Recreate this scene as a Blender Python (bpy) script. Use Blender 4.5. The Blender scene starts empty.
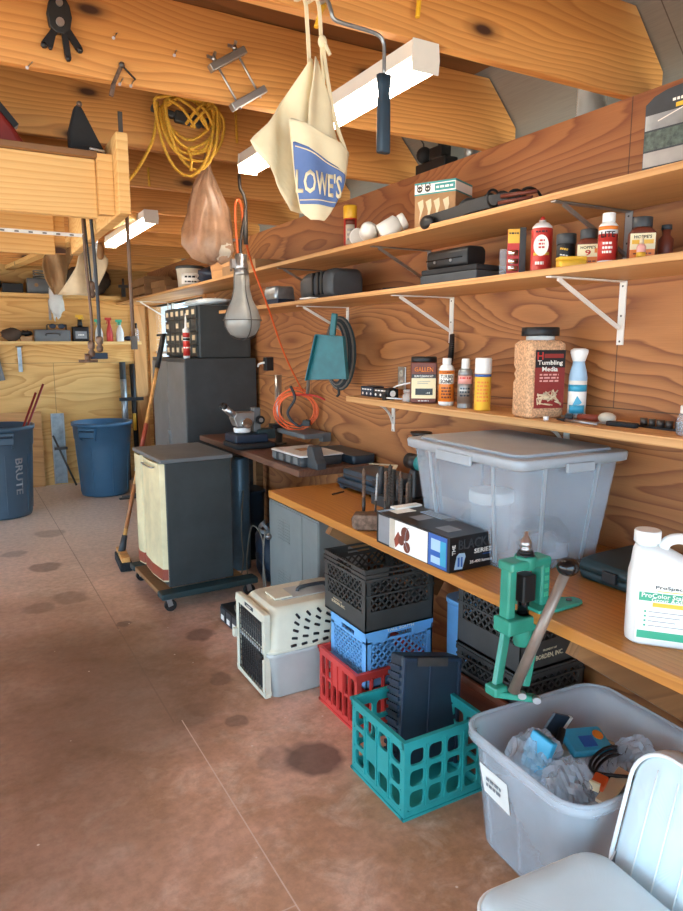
import bpy, math, random
from mathutils import Vector, Matrix, Euler
random.seed(7)
R = math.radians
PI = math.pi
SC = bpy.context.scene
COL = SC.collection

# ---------------------------------------------------------------- materials
def lin(h):
    h = h.lstrip('#')
    out = []
    for i in (0, 2, 4):
        c = int(h[i:i+2], 16) / 255
        out.append(c / 12.92 if c <= .04045 else ((c + .055) / 1.055) ** 2.4)
    return (*out, 1)

class NT:
    def __init__(s, name):
        s.m = bpy.data.materials.new(name); s.m.use_nodes = True
        s.t = s.m.node_tree; s.n = s.t.nodes; s.l = s.t.links
        s.b = s.n['Principled BSDF']
    def node(s, typ, **kw):
        n = s.n.new(typ)
        for k, v in kw.items():
            setattr(n, k, v)
        return n
    def link(s, a, b): s.l.new(a, b)
    def math(s, op, a, b=None, c=None):
        n = s.n.new('ShaderNodeMath'); n.operation = op
        for i, v in enumerate((a, b, c)):
            if v is None: continue
            if isinstance(v, (int, float)): n.inputs[i].default_value = v
            else: s.l.new(v, n.inputs[i])
        return n.outputs[0]
    def mix(s, fac, a, b, mode='MIX'):
        n = s.n.new('ShaderNodeMix'); n.data_type = 'RGBA'; n.blend_type = mode
        for i, v in ((0, fac), (6, a), (7, b)):
            if isinstance(v, (int, float)): n.inputs[i].default_value = v
            elif isinstance(v, tuple): n.inputs[i].default_value = v
            else: s.l.new(v, n.inputs[i])
        return n.outputs[2]
    def ramp(s, fac, stops):
        n = s.n.new('ShaderNodeValToRGB'); e = n.color_ramp.elements
        while len(e) < len(stops): e.new(.5)
        for i, (p, c) in enumerate(stops):
            e[i].position = p; e[i].color = c
        s.l.new(fac, n.inputs[0]); return n.outputs[0]
    def coord(s):
        return s.n.new('ShaderNodeTexCoord').outputs['Object']
    def geo(s):
        return s.n.new('ShaderNodeNewGeometry').outputs['Position']
    def scale(s, vec, sc, off=(0, 0, 0)):
        n = s.n.new('ShaderNodeMapping'); n.inputs['Scale'].default_value = sc; n.inputs['Location'].default_value = off
        s.l.new(vec, n.inputs[0]); return n.outputs[0]
    def noise(s, vec, scale, detail=3, rough=.5, dist=0):
        n = s.n.new('ShaderNodeTexNoise'); n.inputs['Scale'].default_value = scale
        n.inputs['Detail'].default_value = detail; n.inputs['Roughness'].default_value = rough
        n.inputs['Distortion'].default_value = dist
        s.l.new(vec, n.inputs['Vector']); return n.outputs['Fac']
    def bump(s, h, strength=.2, dist=.01):
        n = s.n.new('ShaderNodeBump'); n.inputs['Strength'].default_value = strength; n.inputs['Distance'].default_value = dist
        s.l.new(h, n.inputs['Height']); s.l.new(n.outputs[0], s.b.inputs['Normal'])

M = {}
def mat(name, col, rough=.5, metal=0, var=.12, vs=9, alpha=1, coat=0, bump=.0, trans=0, emit=0, sheen=0):
    t = NT(name); c = lin(col)
    b = t.b
    if emit:
        b.inputs['Emission Color'].default_value = c; b.inputs['Emission Strength'].default_value = emit
        b.inputs['Base Color'].default_value = c
    elif var:
        nz = t.noise(t.coord(), vs, 4, .6)
        dk = tuple(x * (1 - var * 1.6) for x in c[:3]) + (1,)
        lt = tuple(min(1, x * (1 + var)) for x in c[:3]) + (1,)
        t.link(t.ramp(nz, [(.3, dk), (.7, lt)]), b.inputs['Base Color'])
        if bump: t.bump(nz, bump, .01)
    else:
        b.inputs['Base Color'].default_value = c
    b.inputs['Roughness'].default_value = rough; b.inputs['Metallic'].default_value = metal
    b.inputs['Alpha'].default_value = alpha
    b.inputs['Coat Weight'].default_value = coat
    b.inputs['Transmission Weight'].default_value = trans
    if sheen: b.inputs['Sheen Weight'].default_value = sheen
    M[name] = t.m
    return t.m

def ply(name, light, dark, along, across, freq=9, sc=1.0, off=0., seams=(), contrast=1., red=None, rough=.62, stretch=.34):
    """rotary cut plywood: contour bands of a stretched noise"""
    t = NT(name); P = t.geo()
    sp = t.node('ShaderNodeSeparateXYZ'); t.link(P, sp.inputs[0])
    A = sp.outputs[along]; B = sp.outputs[across]
    cb = t.node('ShaderNodeCombineXYZ')
    t.link(t.math('MULTIPLY', A, stretch * sc), cb.inputs[0]); t.link(t.math('MULTIPLY', B, 1.55 * sc), cb.inputs[1]); cb.inputs[2].default_value = off
    V = cb.outputs[0]
    n1 = t.noise(V, 1.7, 1.5, .45, .35)
    wig = t.noise(t.scale(V, (3, 6, 1)), 3, 2, .5)
    v = t.math('ADD', t.math('MULTIPLY', n1, freq), t.math('MULTIPLY', wig, .5))
    band = t.math('FRACT', v)
    lc, dc = lin(light), lin(dark)
    mid = tuple(.5 * (a + b) for a, b in zip(lc, dc))
    c1 = t.ramp(band, [(0, lc), (.45, tuple(.8 * a + .2 * b for a, b in zip(lc, dc))), (.72, mid), (.9, tuple((1 - contrast) * a + contrast * b for a, b in zip(lc, dc))), (1, lc)])
    big = t.noise(t.scale(V, (.6, .6, 1)), 1.6, 2)
    c2 = t.mix(t.ramp(big, [(.35, (0, 0, 0, 1)), (.7, (.55, .55, .55, 1))]), c1, lin(red or dark))
    fib = t.noise(t.scale(V, (8, 90, 1)), 3, 3, .6)
    c3 = t.mix(.35, c2, t.ramp(fib, [(.25, (.45, .45, .45, 1)), (.75, (1, 1, 1, 1))]), 'MULTIPLY')
    for ax, val, ax2, lo, hi in seams:
        d = t.math('LESS_THAN', t.math('ABSOLUTE', t.math('SUBTRACT', sp.outputs[ax], val)), .0022)
        g = t.math('MULTIPLY', t.math('GREATER_THAN', sp.outputs[ax2], lo), t.math('LESS_THAN', sp.outputs[ax2], hi))
        c3 = t.mix(t.math('MULTIPLY', t.math('MULTIPLY', d, g), .75), c3, (.05, .025, .015, 1))
    t.link(c3, t.b.inputs['Base Color']); t.b.inputs['Roughness'].default_value = rough
    t.bump(fib, .12, .004)
    M[name] = t.m; return t.m

def lumber(name, light, dark, along, across, third, sapz=None, knots=True, rough=.6, obj=False, fr=7, knotsc=1.0):
    """solid softwood board with long grain, knots and a lighter sapwood edge"""
    t = NT(name); P = t.coord() if obj else t.geo()
    sp = t.node('ShaderNodeSeparateXYZ'); t.link(P, sp.inputs[0])
    A, B, Cc = sp.outputs[along], sp.outputs[across], sp.outputs[third]
    cb = t.node('ShaderNodeCombineXYZ')
    t.link(t.math('ADD', t.math('MULTIPLY', A, .42), t.math('MULTIPLY', Cc, 3.1)), cb.inputs[0])
    t.link(t.math('MULTIPLY', B, 3.0), cb.inputs[1]); t.link(t.math('MULTIPLY', Cc, 1.3), cb.inputs[2])
    V = cb.outputs[0]
    n1 = t.noise(V, 1.5, 2, .45, .25)
    v = t.math('ADD', t.math('MULTIPLY', n1, fr), t.math('MULTIPLY', B, 40 if obj else 42))
    band = t.math('FRACT', v)
    lc, dc = lin(light), lin(dark)
    g = t.ramp(band, [(0, lc), (.6, tuple(.7 * a + .3 * b for a, b in zip(lc, dc))), (.88, tuple(.35 * a + .65 * b for a, b in zip(lc, dc))), (1, lc)])
    big = t.noise(V, .9, 2)
    g = t.mix(t.ramp(big, [(.35, (0, 0, 0, 1)), (.7, (.45, .45, .45, 1))]), g, dc)
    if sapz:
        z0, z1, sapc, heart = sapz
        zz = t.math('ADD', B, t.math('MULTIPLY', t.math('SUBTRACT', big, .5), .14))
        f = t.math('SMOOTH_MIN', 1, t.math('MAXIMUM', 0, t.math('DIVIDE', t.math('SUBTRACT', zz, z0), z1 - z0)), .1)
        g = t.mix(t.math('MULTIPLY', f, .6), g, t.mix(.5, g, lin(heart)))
    if knots:
        kc = t.node('ShaderNodeCombineXYZ')
        t.link(t.math('ADD', t.math('MULTIPLY', A, 1.5 * knotsc), t.math('MULTIPLY', Cc, 5.3)), kc.inputs[0]); t.link(t.math('MULTIPLY', B, 3.6 * knotsc), kc.inputs[1])
        vo = t.node('ShaderNodeTexVoronoi', voronoi_dimensions='2D'); vo.inputs['Scale'].default_value = 1.0
        t.link(kc.outputs[0], vo.inputs['Vector'])
        k = t.ramp(vo.outputs['Distance'], [(.035, (1, 1, 1, 1)), (.075, (.35, .35, .35, 1)), (.13, (0, 0, 0, 1))])
        g = t.mix(k, g, (.07, .025, .012, 1))
    fib = t.noise(t.scale(V, (10, 60, 10)), 3, 3, .6)
    g = t.mix(.3, g, t.ramp(fib, [(.25, (.5, .5, .5, 1)), (.75, (1, 1, 1, 1))]), 'MULTIPLY')
    t.link(g, t.b.inputs['Base Color']); t.b.inputs['Roughness'].default_value = rough
    t.bump(fib, .1, .003)
    M[name] = t.m; return t.m

def floor_mat():
    t = NT('stained_concrete'); P = t.geo()
    sp = t.node('ShaderNodeSeparateXYZ'); t.link(P, sp.inputs[0])
    X, Y = sp.outputs[0], sp.outputs[1]
    n1 = t.noise(P, .9, 5, .62, .4); n2 = t.noise(t.scale(P, (1, 1, 1), (7, 3, 1)), 2.4, 6, .65, .3); n3 = t.noise(P, 26, 5, .7)
    n4 = t.noise(t.scale(P, (1, 1, 1), (1, 9, 4)), 6, 5, .7, .5)
    a = t.ramp(n1, [(.32, lin('#b98462')), (.5, lin('#dfaa90')), (.68, lin('#efc2ae'))])
    b = t.mix(t.ramp(n2, [(.44, (0, 0, 0, 1)), (.66, (.6, .6, .6, 1))]), a, lin('#a87a50'))
    b = t.mix(t.ramp(n4, [(.5, (0, 0, 0, 1)), (.72, (.5, .5, .5, 1))]), b, lin('#f2d2bc'))
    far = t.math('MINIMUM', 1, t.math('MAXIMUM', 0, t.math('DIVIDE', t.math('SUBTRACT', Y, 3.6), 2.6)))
    b = t.mix(t.math('MULTIPLY', far, .8), b, t.mix(n2, lin('#cdb9a4'), lin('#f0e6dc')))  # distant floor whitened: daylight sheen put into the base colour
    b = t.mix(.45, b, t.ramp(n3, [(.36, (.5, .5, .5, 1)), (.6, (1, 1, 1, 1))]), 'MULTIPLY')
    sd = t.node('ShaderNodeVectorMath', operation='ADD'); t.link(P, sd.inputs[0])
    nn = t.node('ShaderNodeTexNoise'); nn.inputs['Scale'].default_value = 9; t.link(P, nn.inputs['Vector'])
    nm = t.node('ShaderNodeVectorMath', operation='MULTIPLY_ADD'); t.link(nn.outputs['Color'], nm.inputs[0])
    nm.inputs[1].default_value = (.09, .09, 0); nm.inputs[2].default_value = (-.045, -.045, 0)
    t.link(nm.outputs[0], sd.inputs[1])
    s2 = t.node('ShaderNodeSeparateXYZ'); t.link(sd.outputs[0], s2.inputs[0])
    for sx, sy, r, k in ((1.115, 2.185, .125, .72), (1.09, 3.53, .085, .55), (1.02, 3.0, .06, .45), (.477, 5.24, .12, .5), (.62, 6.2, .13, .4), (.4, 3.2, .5, .3),
                         (.8, 2.75, .1, .25), (.35, 4.4, .1, .4), (.95, 2.6, .05, .5), (.3, 5.7, .1, .4), (.55, 2.9, .38, .42), (.15, 3.2, .6, .45), (.7, 3.6, .3, .42), (.3, 4.1, .4, .4), (.1, 2.3, .3, .35), (.75, 3.9, .05, .6), (.55, 4.5, .12, .35), (.15, 2.0, .35, .28), (1.0, 2.25, .1, .3)):
        d = t.math('SQRT', t.math('ADD', t.math('POWER', t.math('SUBTRACT', s2.outputs[0], sx), 2), t.math('POWER', t.math('SUBTRACT', s2.outputs[1], sy), 2)))
        f = t.math('MULTIPLY', t.math('SUBTRACT', 1, t.math('MINIMUM', 1, t.math('MAXIMUM', 0, t.math('DIVIDE', t.math('SUBTRACT', d, r * .8), r * (.25 if r < .2 else .9))))), k)
        b = t.mix(f, b, lin('#553723') if r > .2 else lin('#4c2f27'))
    def line(ax, val, ax2, lo, hi, w, col, k):
        nonlocal b
        d = t.math('LESS_THAN', t.math('ABSOLUTE', t.math('SUBTRACT', s2.outputs[ax] if w > .004 else sp.outputs[ax], val)), w)
        g = t.math('MULTIPLY', t.math('GREATER_THAN', sp.outputs[ax2], lo), t.math('LESS_THAN', sp.outputs[ax2], hi))
        b = t.mix(t.math('MULTIPLY', t.math('MULTIPLY', d, g), k), b, lin(col))
    line(0, .745, 1, -3, 2.72, .0024, '#dcc0b0', .8)
    line(0, .71, 1, 2.72, 9, .0035, '#6b4c3c', .5)
    line(1, 1.585, 0, .3, .745, .0024, '#d8bcab', .6)
    sk = t.node('ShaderNodeTexVoronoi'); sk.inputs['Scale'].default_value = 7; t.link(P, sk.inputs['Vector'])
    b = t.mix(t.ramp(sk.outputs['Distance'], [(.022, (.8, .8, .8, 1)), (.04, (0, 0, 0, 1))]), b, lin('#e8d8cc'))
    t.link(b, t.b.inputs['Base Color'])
    t.link(t.ramp(n2, [(.3, (.34, .34, .34, 1)), (.7, (.6, .6, .6, 1))]), t.b.inputs['Roughness'])
    t.b.inputs['Specular IOR Level'].default_value = .6
    t.bump(n3, .12, .004)
    M['floor'] = t.m

def tarmat(name, lc, dc):
    t = NT(name); w = t.noise(t.scale(t.coord(), (30, 30, 3)), 2, 3); 
    t.link(t.ramp(w, [(.3, lin(dc)), (.7, lin(lc))]), t.b.inputs['Base Color']); t.b.inputs['Roughness'].default_value = .8
    M[name] = t.m

# ---------------------------------------------------------------- mesh builder
class MB:
    def __init__(s): s.v = []; s.f = []; s.mi = []; s.sm = []; s.X = Matrix.Identity(4)
    def at(s, loc=(0, 0, 0), rot=(0, 0, 0), sc=(1, 1, 1)):
        s.X = Matrix.LocRotScale(Vector(loc), Euler(rot), Vector(sc)); return s
    def add(s, vs, fs, mi=0, sm=False):
        o = len(s.v); s.v += [tuple(s.X @ Vector(p)) for p in vs]
        for f in fs: s.f.append([o + i for i in f]); s.mi.append(mi); s.sm.append(sm)
        return s
    def box(s, x0, x1, y0, y1, z0, z1, mi=0):
        v = [(x, y, z) for z in (z0, z1) for x, y in ((x0, y0), (x1, y0), (x1, y1), (x0, y1))]
        return s.add(v, [(3, 2, 1, 0), (4, 5, 6, 7), (0, 1, 5, 4), (1, 2, 6, 5), (2, 3, 7, 6), (3, 0, 4, 7)], mi)
    def bar(s, a, b, w, t, up=(0, 0, 1), mi=0):
        """box from a to b, w across, t along up"""
        a, b = Vector(a), Vector(b); d = (b - a); L = d.length; d.normalize(); up = Vector(up)
        if abs(d.dot(up)) > .99: up = Vector((1, 0, 0))
        sd = d.cross(up).normalized(); u = sd.cross(d)
        v = [p + sd * i * w / 2 + u * j * t / 2 for p in (a, b) for i, j in ((-1, -1), (1, -1), (1, 1), (-1, 1))]
        return s.add(v, [(3, 2, 1, 0), (4, 5, 6, 7), (0, 1, 5, 4), (1, 2, 6, 5), (2, 3, 7, 6), (3, 0, 4, 7)], mi)
    def rings(s, rs, mi=0, sm=True, cap=True, closed=False):
        n = len(rs[0]); o = []
        v = [p for r in rs for p in r]; k = len(rs)
        for i in range(k if closed else k - 1):
            for j in range(n):
                a = i * n + j; b = i * n + (j + 1) % n; i2 = (i + 1) % k
                o.append((a, b, i2 * n + (j + 1) % n, i2 * n + j))
        s.add(v, o, mi, sm)
        if cap and not closed:
            s.add(rs[0], [tuple(range(n))[::-1]], mi); s.add(rs[-1], [tuple(range(n))], mi)
        return s
    def cyl(s, a, b, r0, r1=None, n=16, mi=0, cap=True, sm=True):
        a, b = Vector(a), Vector(b); r1 = r0 if r1 is None else r1
        d = (b - a).normalized(); u = d.orthogonal().normalized(); w = d.cross(u)
        rs = [[p + (u * math.cos(2 * PI * i / n) + w * math.sin(2 * PI * i / n)) * r for i in range(n)] for p, r in ((a, r0), (b, r1))]
        return s.rings(rs, mi, sm, cap)
    def lathe(s, prof, n=24, mi=0, cap=True, x=0, y=0, ang=0):
        rs = [[(x + r * math.cos(2 * PI * i / n), y + r * math.sin(2 * PI * i / n), z) for i in range(n)] for r, z in prof]
        return s.rings(rs, mi, True, cap)
    def tube(s, pts, r, n=8, mi=0, closed=False, rf=None):
        P = [Vector(p) for p in pts]; k = len(P); rs = []; prev = None
        for i in range(k):
            if closed: d = P[(i + 1) % k] - P[i - 1]
            else: d = P[min(i + 1, k - 1)] - P[max(i - 1, 0)]
            d.normalize()
            u = d.orthogonal().normalized() if prev is None else (prev - d * prev.dot(d)).normalized()
            prev = u; w = d.cross(u); rr = rf(i / (k - 1)) if rf else r
            rs.append([P[i] + (u * math.cos(2 * PI * j / n) + w * math.sin(2 * PI * j / n)) * rr for j in range(n)])
        return s.rings(rs, mi, True, True, closed)
    def prism(s, poly, lo, hi, axis='z', mi=0, sm=False):
        def mk(p, q, h): return {'z': (p, q, h), 'y': (p, h, q), 'x': (h, p, q)}[axis]
        n = len(poly); v = [mk(p, q, lo) for p, q in poly] + [mk(p, q, hi) for p, q in poly]
        fs = [tuple(range(n))[::-1], tuple(range(n, 2 * n))]
        s.add(v, fs, mi, False)
        s.add(v, [(i, (i + 1) % n, n + (i + 1) % n, n + i) for i in range(n)], mi, sm)
        return s
    def sphere(s, c, r, n=16, m=10, mi=0, sc=(1, 1, 1)):
        rs = []
        for j in range(1, m):
            t = PI * j / m
            rs.append([(c[0] + sc[0] * r * math.sin(t) * math.cos(2 * PI * i / n), c[1] + sc[1] * r * math.sin(t) * math.sin(2 * PI * i / n), c[2] - sc[2] * r * math.cos(t)) for i in range(n)])
        return s.rings(rs, mi)
    def ringplate(s, u0, u1, v0, v1, hole, org, U, V, th, mi=0):
        """rectangular plate cell with one hole (list of (u,v)), thickness along UxV"""
        org, U, V = Vector(org), Vector(U), Vector(V); N = U.cross(V).normalized()
        cu, cv = (u0 + u1) / 2, (v0 + v1) / 2; out = []
        for (a, b) in hole:
            da, db = a - cu, b - cv
            k = min((u1 - u0) / 2 / abs(da) if da else 1e9, (v1 - v0) / 2 / abs(db) if db else 1e9)
            out.append((cu + da * k, cv + db * k))
        n = len(hole); P = lambda q, w: tuple(org + U * q[0] + V * q[1] + N * w)
        v = [P(q, 0) for q in out] + [P(q, 0) for q in hole] + [P(q, th) for q in out] + [P(q, th) for q in hole]
        fs = []
        for i in range(n):
            j = (i + 1) % n
            fs += [(i, j, n + j, n + i), (2 * n + i, 3 * n + i, 3 * n + j, 2 * n + j), (n + i, n + j, 3 * n + j, 3 * n + i)]
        return s.add(v, fs, mi)
    def build(s, name, mats, parent=None, bev=0, solid=0, sub=0, seg=2, ang=40):
        if not isinstance(mats, (list, tuple)): mats = [mats]
        me = bpy.data.meshes.new(name); me.from_pydata(s.v, [], s.f)
        for m in mats: me.materials.append(M[m] if isinstance(m, str) else m)
        me.polygons.foreach_set('material_index', s.mi); me.polygons.foreach_set('use_smooth', s.sm)
        me.update()
        import bmesh
        bm = bmesh.new(); bm.from_mesh(me); bmesh.ops.remove_doubles(bm, verts=bm.verts, dist=1e-6) if not solid else None
        bmesh.ops.recalc_face_normals(bm, faces=bm.faces); bm.to_mesh(me); bm.free()
        o = bpy.data.objects.new(name, me); COL.objects.link(o)
        if parent: o.parent = parent
        if solid: q = o.modifiers.new('s', 'SOLIDIFY'); q.thickness = solid; q.offset = 0
        if bev: q = o.modifiers.new('b', 'BEVEL'); q.width = bev; q.segments = seg; q.limit_method = 'ANGLE'; q.angle_limit = R(ang)
        if sub: q = o.modifiers.new('u', 'SUBSURF'); q.levels = sub; q.render_levels = sub
        return o

def thing(name, label, cat, loc=(0, 0, 0), rz=0, group=None, rot=None):
    o = bpy.data.objects.new(name, None); COL.objects.link(o); o.empty_display_size = .05
    o.location = loc; o.rotation_euler = rot or (0, 0, rz); o['label'] = label; o['category'] = cat
    if group: o['group'] = group
    return o
def tag(o, label, cat, group=None, loc=None, rz=None):
    o['label'] = label; o['category'] = cat
    if group: o['group'] = group
    if loc: o.location = loc
    if rz is not None: o.rotation_euler = (0, 0, rz)
    return o
def struct(o): o['kind'] = 'structure'; return o
def dup(root, loc, rz=None, label=None, rot=None, sc=None):
    r = root.copy(); COL.objects.link(r); r.location = loc
    if rz is not None: r.rotation_euler = (0, 0, rz)
    if rot: r.rotation_euler = rot
    if sc: r.scale = sc
    if label: r['label'] = label
    for ch in list(root.children):
        c = ch.copy(); COL.objects.link(c); c.parent = r
        for g in ch.children:
            d = g.copy(); COL.objects.link(d); d.parent = c
    return r
def face(x, y, extra=0): return -math.atan2(x, y) + R(extra)
def rrect(w, d, r, n=5, cx=0, cy=0):
    p = []
    for k, (sx, sy) in enumerate(((1, 1), (-1, 1), (-1, -1), (1, -1))):
        for i in range(n + 1):
            a = PI / 2 * (k + i / n); p.append((cx + sx * (w / 2 - r) + r * math.cos(a), cy + sy * (d / 2 - r) + r * math.sin(a)))
    return p
def loft(mb, secs, mi=0, cap=True, sm=True, n=5):
    """secs: (z, w, d, r[, cx, cy])"""
    rs = []
    for q in secs:
        z, w, d, r = q[:4]; cx, cy = (q[4], q[5]) if len(q) > 4 else (0, 0)
        rs.append([(a, b, z) for a, b in rrect(w, d, min(r, w / 2 - 1e-4, d / 2 - 1e-4), n, cx, cy)])
    return mb.rings(rs, mi, sm, cap)
PRINTED = ('.22 CAL & UP', 'HORNADY', 'CASE CLEANING', 'GUN CARE', 'CLEANER', 'multi purpose', 'corn cob case polish', 'COPPER PLATED', 'TORX BIT', 'ONE SHOT', 'NET WT 5 OZ', 'GUN BORE CLEANER',
           'BENCH REST', 'moly', 'TREAT', 'LOC', 'Stanley', 'disposable respirator', 'spray foam', 'GARAGE KIT', 'JOINT', 'compound', 'LED', 'PET', 'SEALANT', 'OIL', 'Clean up')
def fineprint(parent, s, w, h, loc, rot, m, wrap=None):
    """rows of short dashes where the printing in the photo is too small to read"""
    rows = s.split('\n'); X = Matrix.LocRotScale(Vector(loc), Euler(rot), Vector((1, 1, 1))); b = MB(); rh = h / len(rows); rn = random.Random(len(s))
    for k, r in enumerate(rows):
        z = h / 2 - rh * (k + .5); x = -w / 2
        while x < w / 2 - .002:
            L = min(rn.uniform(.12, .3) * w, w / 2 - x); n = 3
            for i in range(n):
                xa, xb = x + L * i / n, x + L * (i + 1) / n; q = []
                for xx, zz in ((xa, z - rh * .26), (xb, z - rh * .26), (xb, z + rh * .26), (xa, z + rh * .26)):
                    q.append(X @ (Vector((wrap * math.sin(xx / wrap), -wrap * math.cos(xx / wrap), zz)) if wrap else Vector((xx, 0, zz))))
                b.add(q, [(0, 1, 2, 3)])
            x += L + .07 * w
    return b.build('fine_print', m, parent, solid=.0005)
def text(parent, name, s, w, h, loc, rot, m, wrap=None, th=.0006, shear=0, label=None):
    """lettering fitted in a w x h rectangle; local plane XZ facing -Y, then rot, loc; wrap = radius of a can"""
    if s.split('\n')[0] in PRINTED: return fineprint(parent, s, w, h, loc, rot, m, wrap)
    cu = bpy.data.curves.new(name, 'FONT'); cu.body = s; cu.align_x = 'CENTER'; cu.extrude = 0; cu.resolution_u = 2; cu.shear = shear; cu.offset = .02
    ob = bpy.data.objects.new(name, cu); COL.objects.link(ob)
    dg = bpy.context.evaluated_depsgraph_get()
    me = bpy.data.meshes.new_from_object(ob.evaluated_get(dg)); bpy.data.objects.remove(ob)
    xs = [v.co.x for v in me.vertices]; ys = [v.co.y for v in me.vertices]
    x0, x1, y0, y1 = min(xs), max(xs), min(ys), max(ys); kx = w / (x1 - x0); ky = h / (y1 - y0)
    X = Matrix.LocRotScale(Vector(loc), Euler(rot), Vector((1, 1, 1)))
    for v in me.vertices:
        x = (v.co.x - (x0 + x1) / 2) * kx; z = (v.co.y - (y0 + y1) / 2) * ky
        if wrap: p = Vector((wrap * math.sin(x / wrap), -wrap * math.cos(x / wrap), z))
        else: p = Vector((x, 0, z))
        v.co = X @ p
    me.materials.clear(); me.materials.append(M[m])
    o = bpy.data.objects.new(name, me); COL.objects.link(o); o.parent = parent
    q = o.modifiers.new('s', 'SOLIDIFY'); q.thickness = th; q.offset = 0
    if label: o['label'] = label
    return o
def arc(r, a0, a1, z0, z1, mb, n=14, mi=0):
    """curved label band on a can, angles from -Y"""
    p = [(r * math.sin(a0 + (a1 - a0) * i / n), -r * math.cos(a0 + (a1 - a0) * i / n)) for i in range(n + 1)]
    v = [(x, y, z0) for x, y in p] + [(x, y, z1) for x, y in p]
    return mb.add(v, [(i, i + 1, n + 2 + i, n + 1 + i) for i in range(n)], mi, True)
def spline(pts, n=8):
    P = [Vector(p) for p in pts]; P = [P[0] * 2 - P[1]] + P + [P[-1] * 2 - P[-2]]; o = []
    for i in range(1, len(P) - 2):
        for k in range(n):
            t = k / n; a, b, c, d = P[i - 1:i + 3]
            o.append(.5 * ((2 * b) + (c - a) * t + (2 * a - 5 * b + 4 * c - d) * t * t + (3 * b - a - 3 * c + d) * t ** 3))
    o.append(P[-2]); return o
def wrinkle(mb, c, r, sc=(1, 1, 1), seed=0, n=34, m=22, amp=.16):
    rnd = random.Random(seed); ph = [(rnd.randint(2, 7), rnd.uniform(1, 6), rnd.uniform(0, 6)) for _ in range(8)]; rs = []
    for j in range(1, m):
        t = PI * j / m; ring = []
        for i in range(n):
            a = 2 * PI * i / n
            k = 1 + .1 * sum(abs(math.sin(p * a / 2 + q * t + w)) - .6 for p, q, w in ph) / 2 + rnd.uniform(-amp, amp) * .55
            ring.append((c[0] + sc[0] * r * k * math.sin(t) * math.cos(a), c[1] + sc[1] * r * k * math.sin(t) * math.sin(a), c[2] - sc[2] * r * k * math.cos(t)))
        rs.append(ring)
    return mb.rings(rs, 0, False)
def crumple(mb, c, r, sc=(1, 1, 1), amp=.25, seed=0, n=16, m=12, mi=0):
    rnd = random.Random(seed); ph = [(rnd.uniform(1, 5), rnd.uniform(1, 5), rnd.uniform(0, 6)) for _ in range(6)]; rs = []
    for j in range(1, m):
        t = PI * j / m; ring = []
        for i in range(n):
            a = 2 * PI * i / n
            k = 1 + amp * sum(math.sin(round(p) * a + q * t * 2 + w) for p, q, w in ph) / 3 + rnd.uniform(-amp, amp) * .3
            ring.append((c[0] + sc[0] * r * k * math.sin(t) * math.cos(a), c[1] + sc[1] * r * k * math.sin(t) * math.sin(a), c[2] - sc[2] * r * k * math.cos(t)))
        rs.append(ring)
    return mb.rings(rs, mi, True)
# ---------------------------------------------------------------- materials list
floor_mat()
ply('ply_right', '#bd7f49', '#774021', 1, 2, freq=26, off=3.3, red='#95553a', contrast=.85, seams=((1, 1.69, 2, 1.372, 2.6), (2, 1.372, 1, -2, 9), (1, 4.13, 2, 0, 1.372)))
ply('ply_far', '#f0c27a', '#c08440', 0, 2, freq=17, off=8.1, contrast=.7, red='#d99c4c', seams=((2, 1.40, 0, -4, 3), (0, 1.0, 2, 0, 1.40), (0, -.2, 2, 1.4, 3)))
ply('ply_roof', '#8f8478', '#70665c', 1, 2, freq=4, off=1.4, contrast=.5, red='#8b8177', seams=((1, 1.62, 0, 0, 3), (1, 4.06, 0, 0, 3)))
ply('ply_deck', '#8a5a32', '#63401f', 0, 1, freq=8, off=5)
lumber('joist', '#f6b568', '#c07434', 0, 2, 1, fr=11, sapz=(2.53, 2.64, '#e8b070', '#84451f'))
lumber('pine', '#f8d08a', '#d99a50', 0, 2, 1, knotsc=.7)
lumber('shelf_edge', '#dfae74', '#b67a42', 1, 2, 0, knots=False, fr=3)
lumber('bench_wood', '#cf8d3e', '#a8662a', 1, 0, 2, knots=False, rough=.38, fr=10)
lumber('walnut', '#7d5a48', '#55392b', 1, 0, 2, knots=False, rough=.45)
lumber('post', '#dda262', '#a9703a', 2, 1, 0, knots=False)
lumber('fir', '#dba56a', '#a86c38', 0, 1, 2, knots=False, obj=True)
lumber('oldwood', '#a5794e', '#6e4a2c', 0, 1, 2, knots=False, obj=True)
lumber('redwood', '#8e5138', '#6a3524', 1, 0, 2, knots=False, obj=True)
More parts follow.
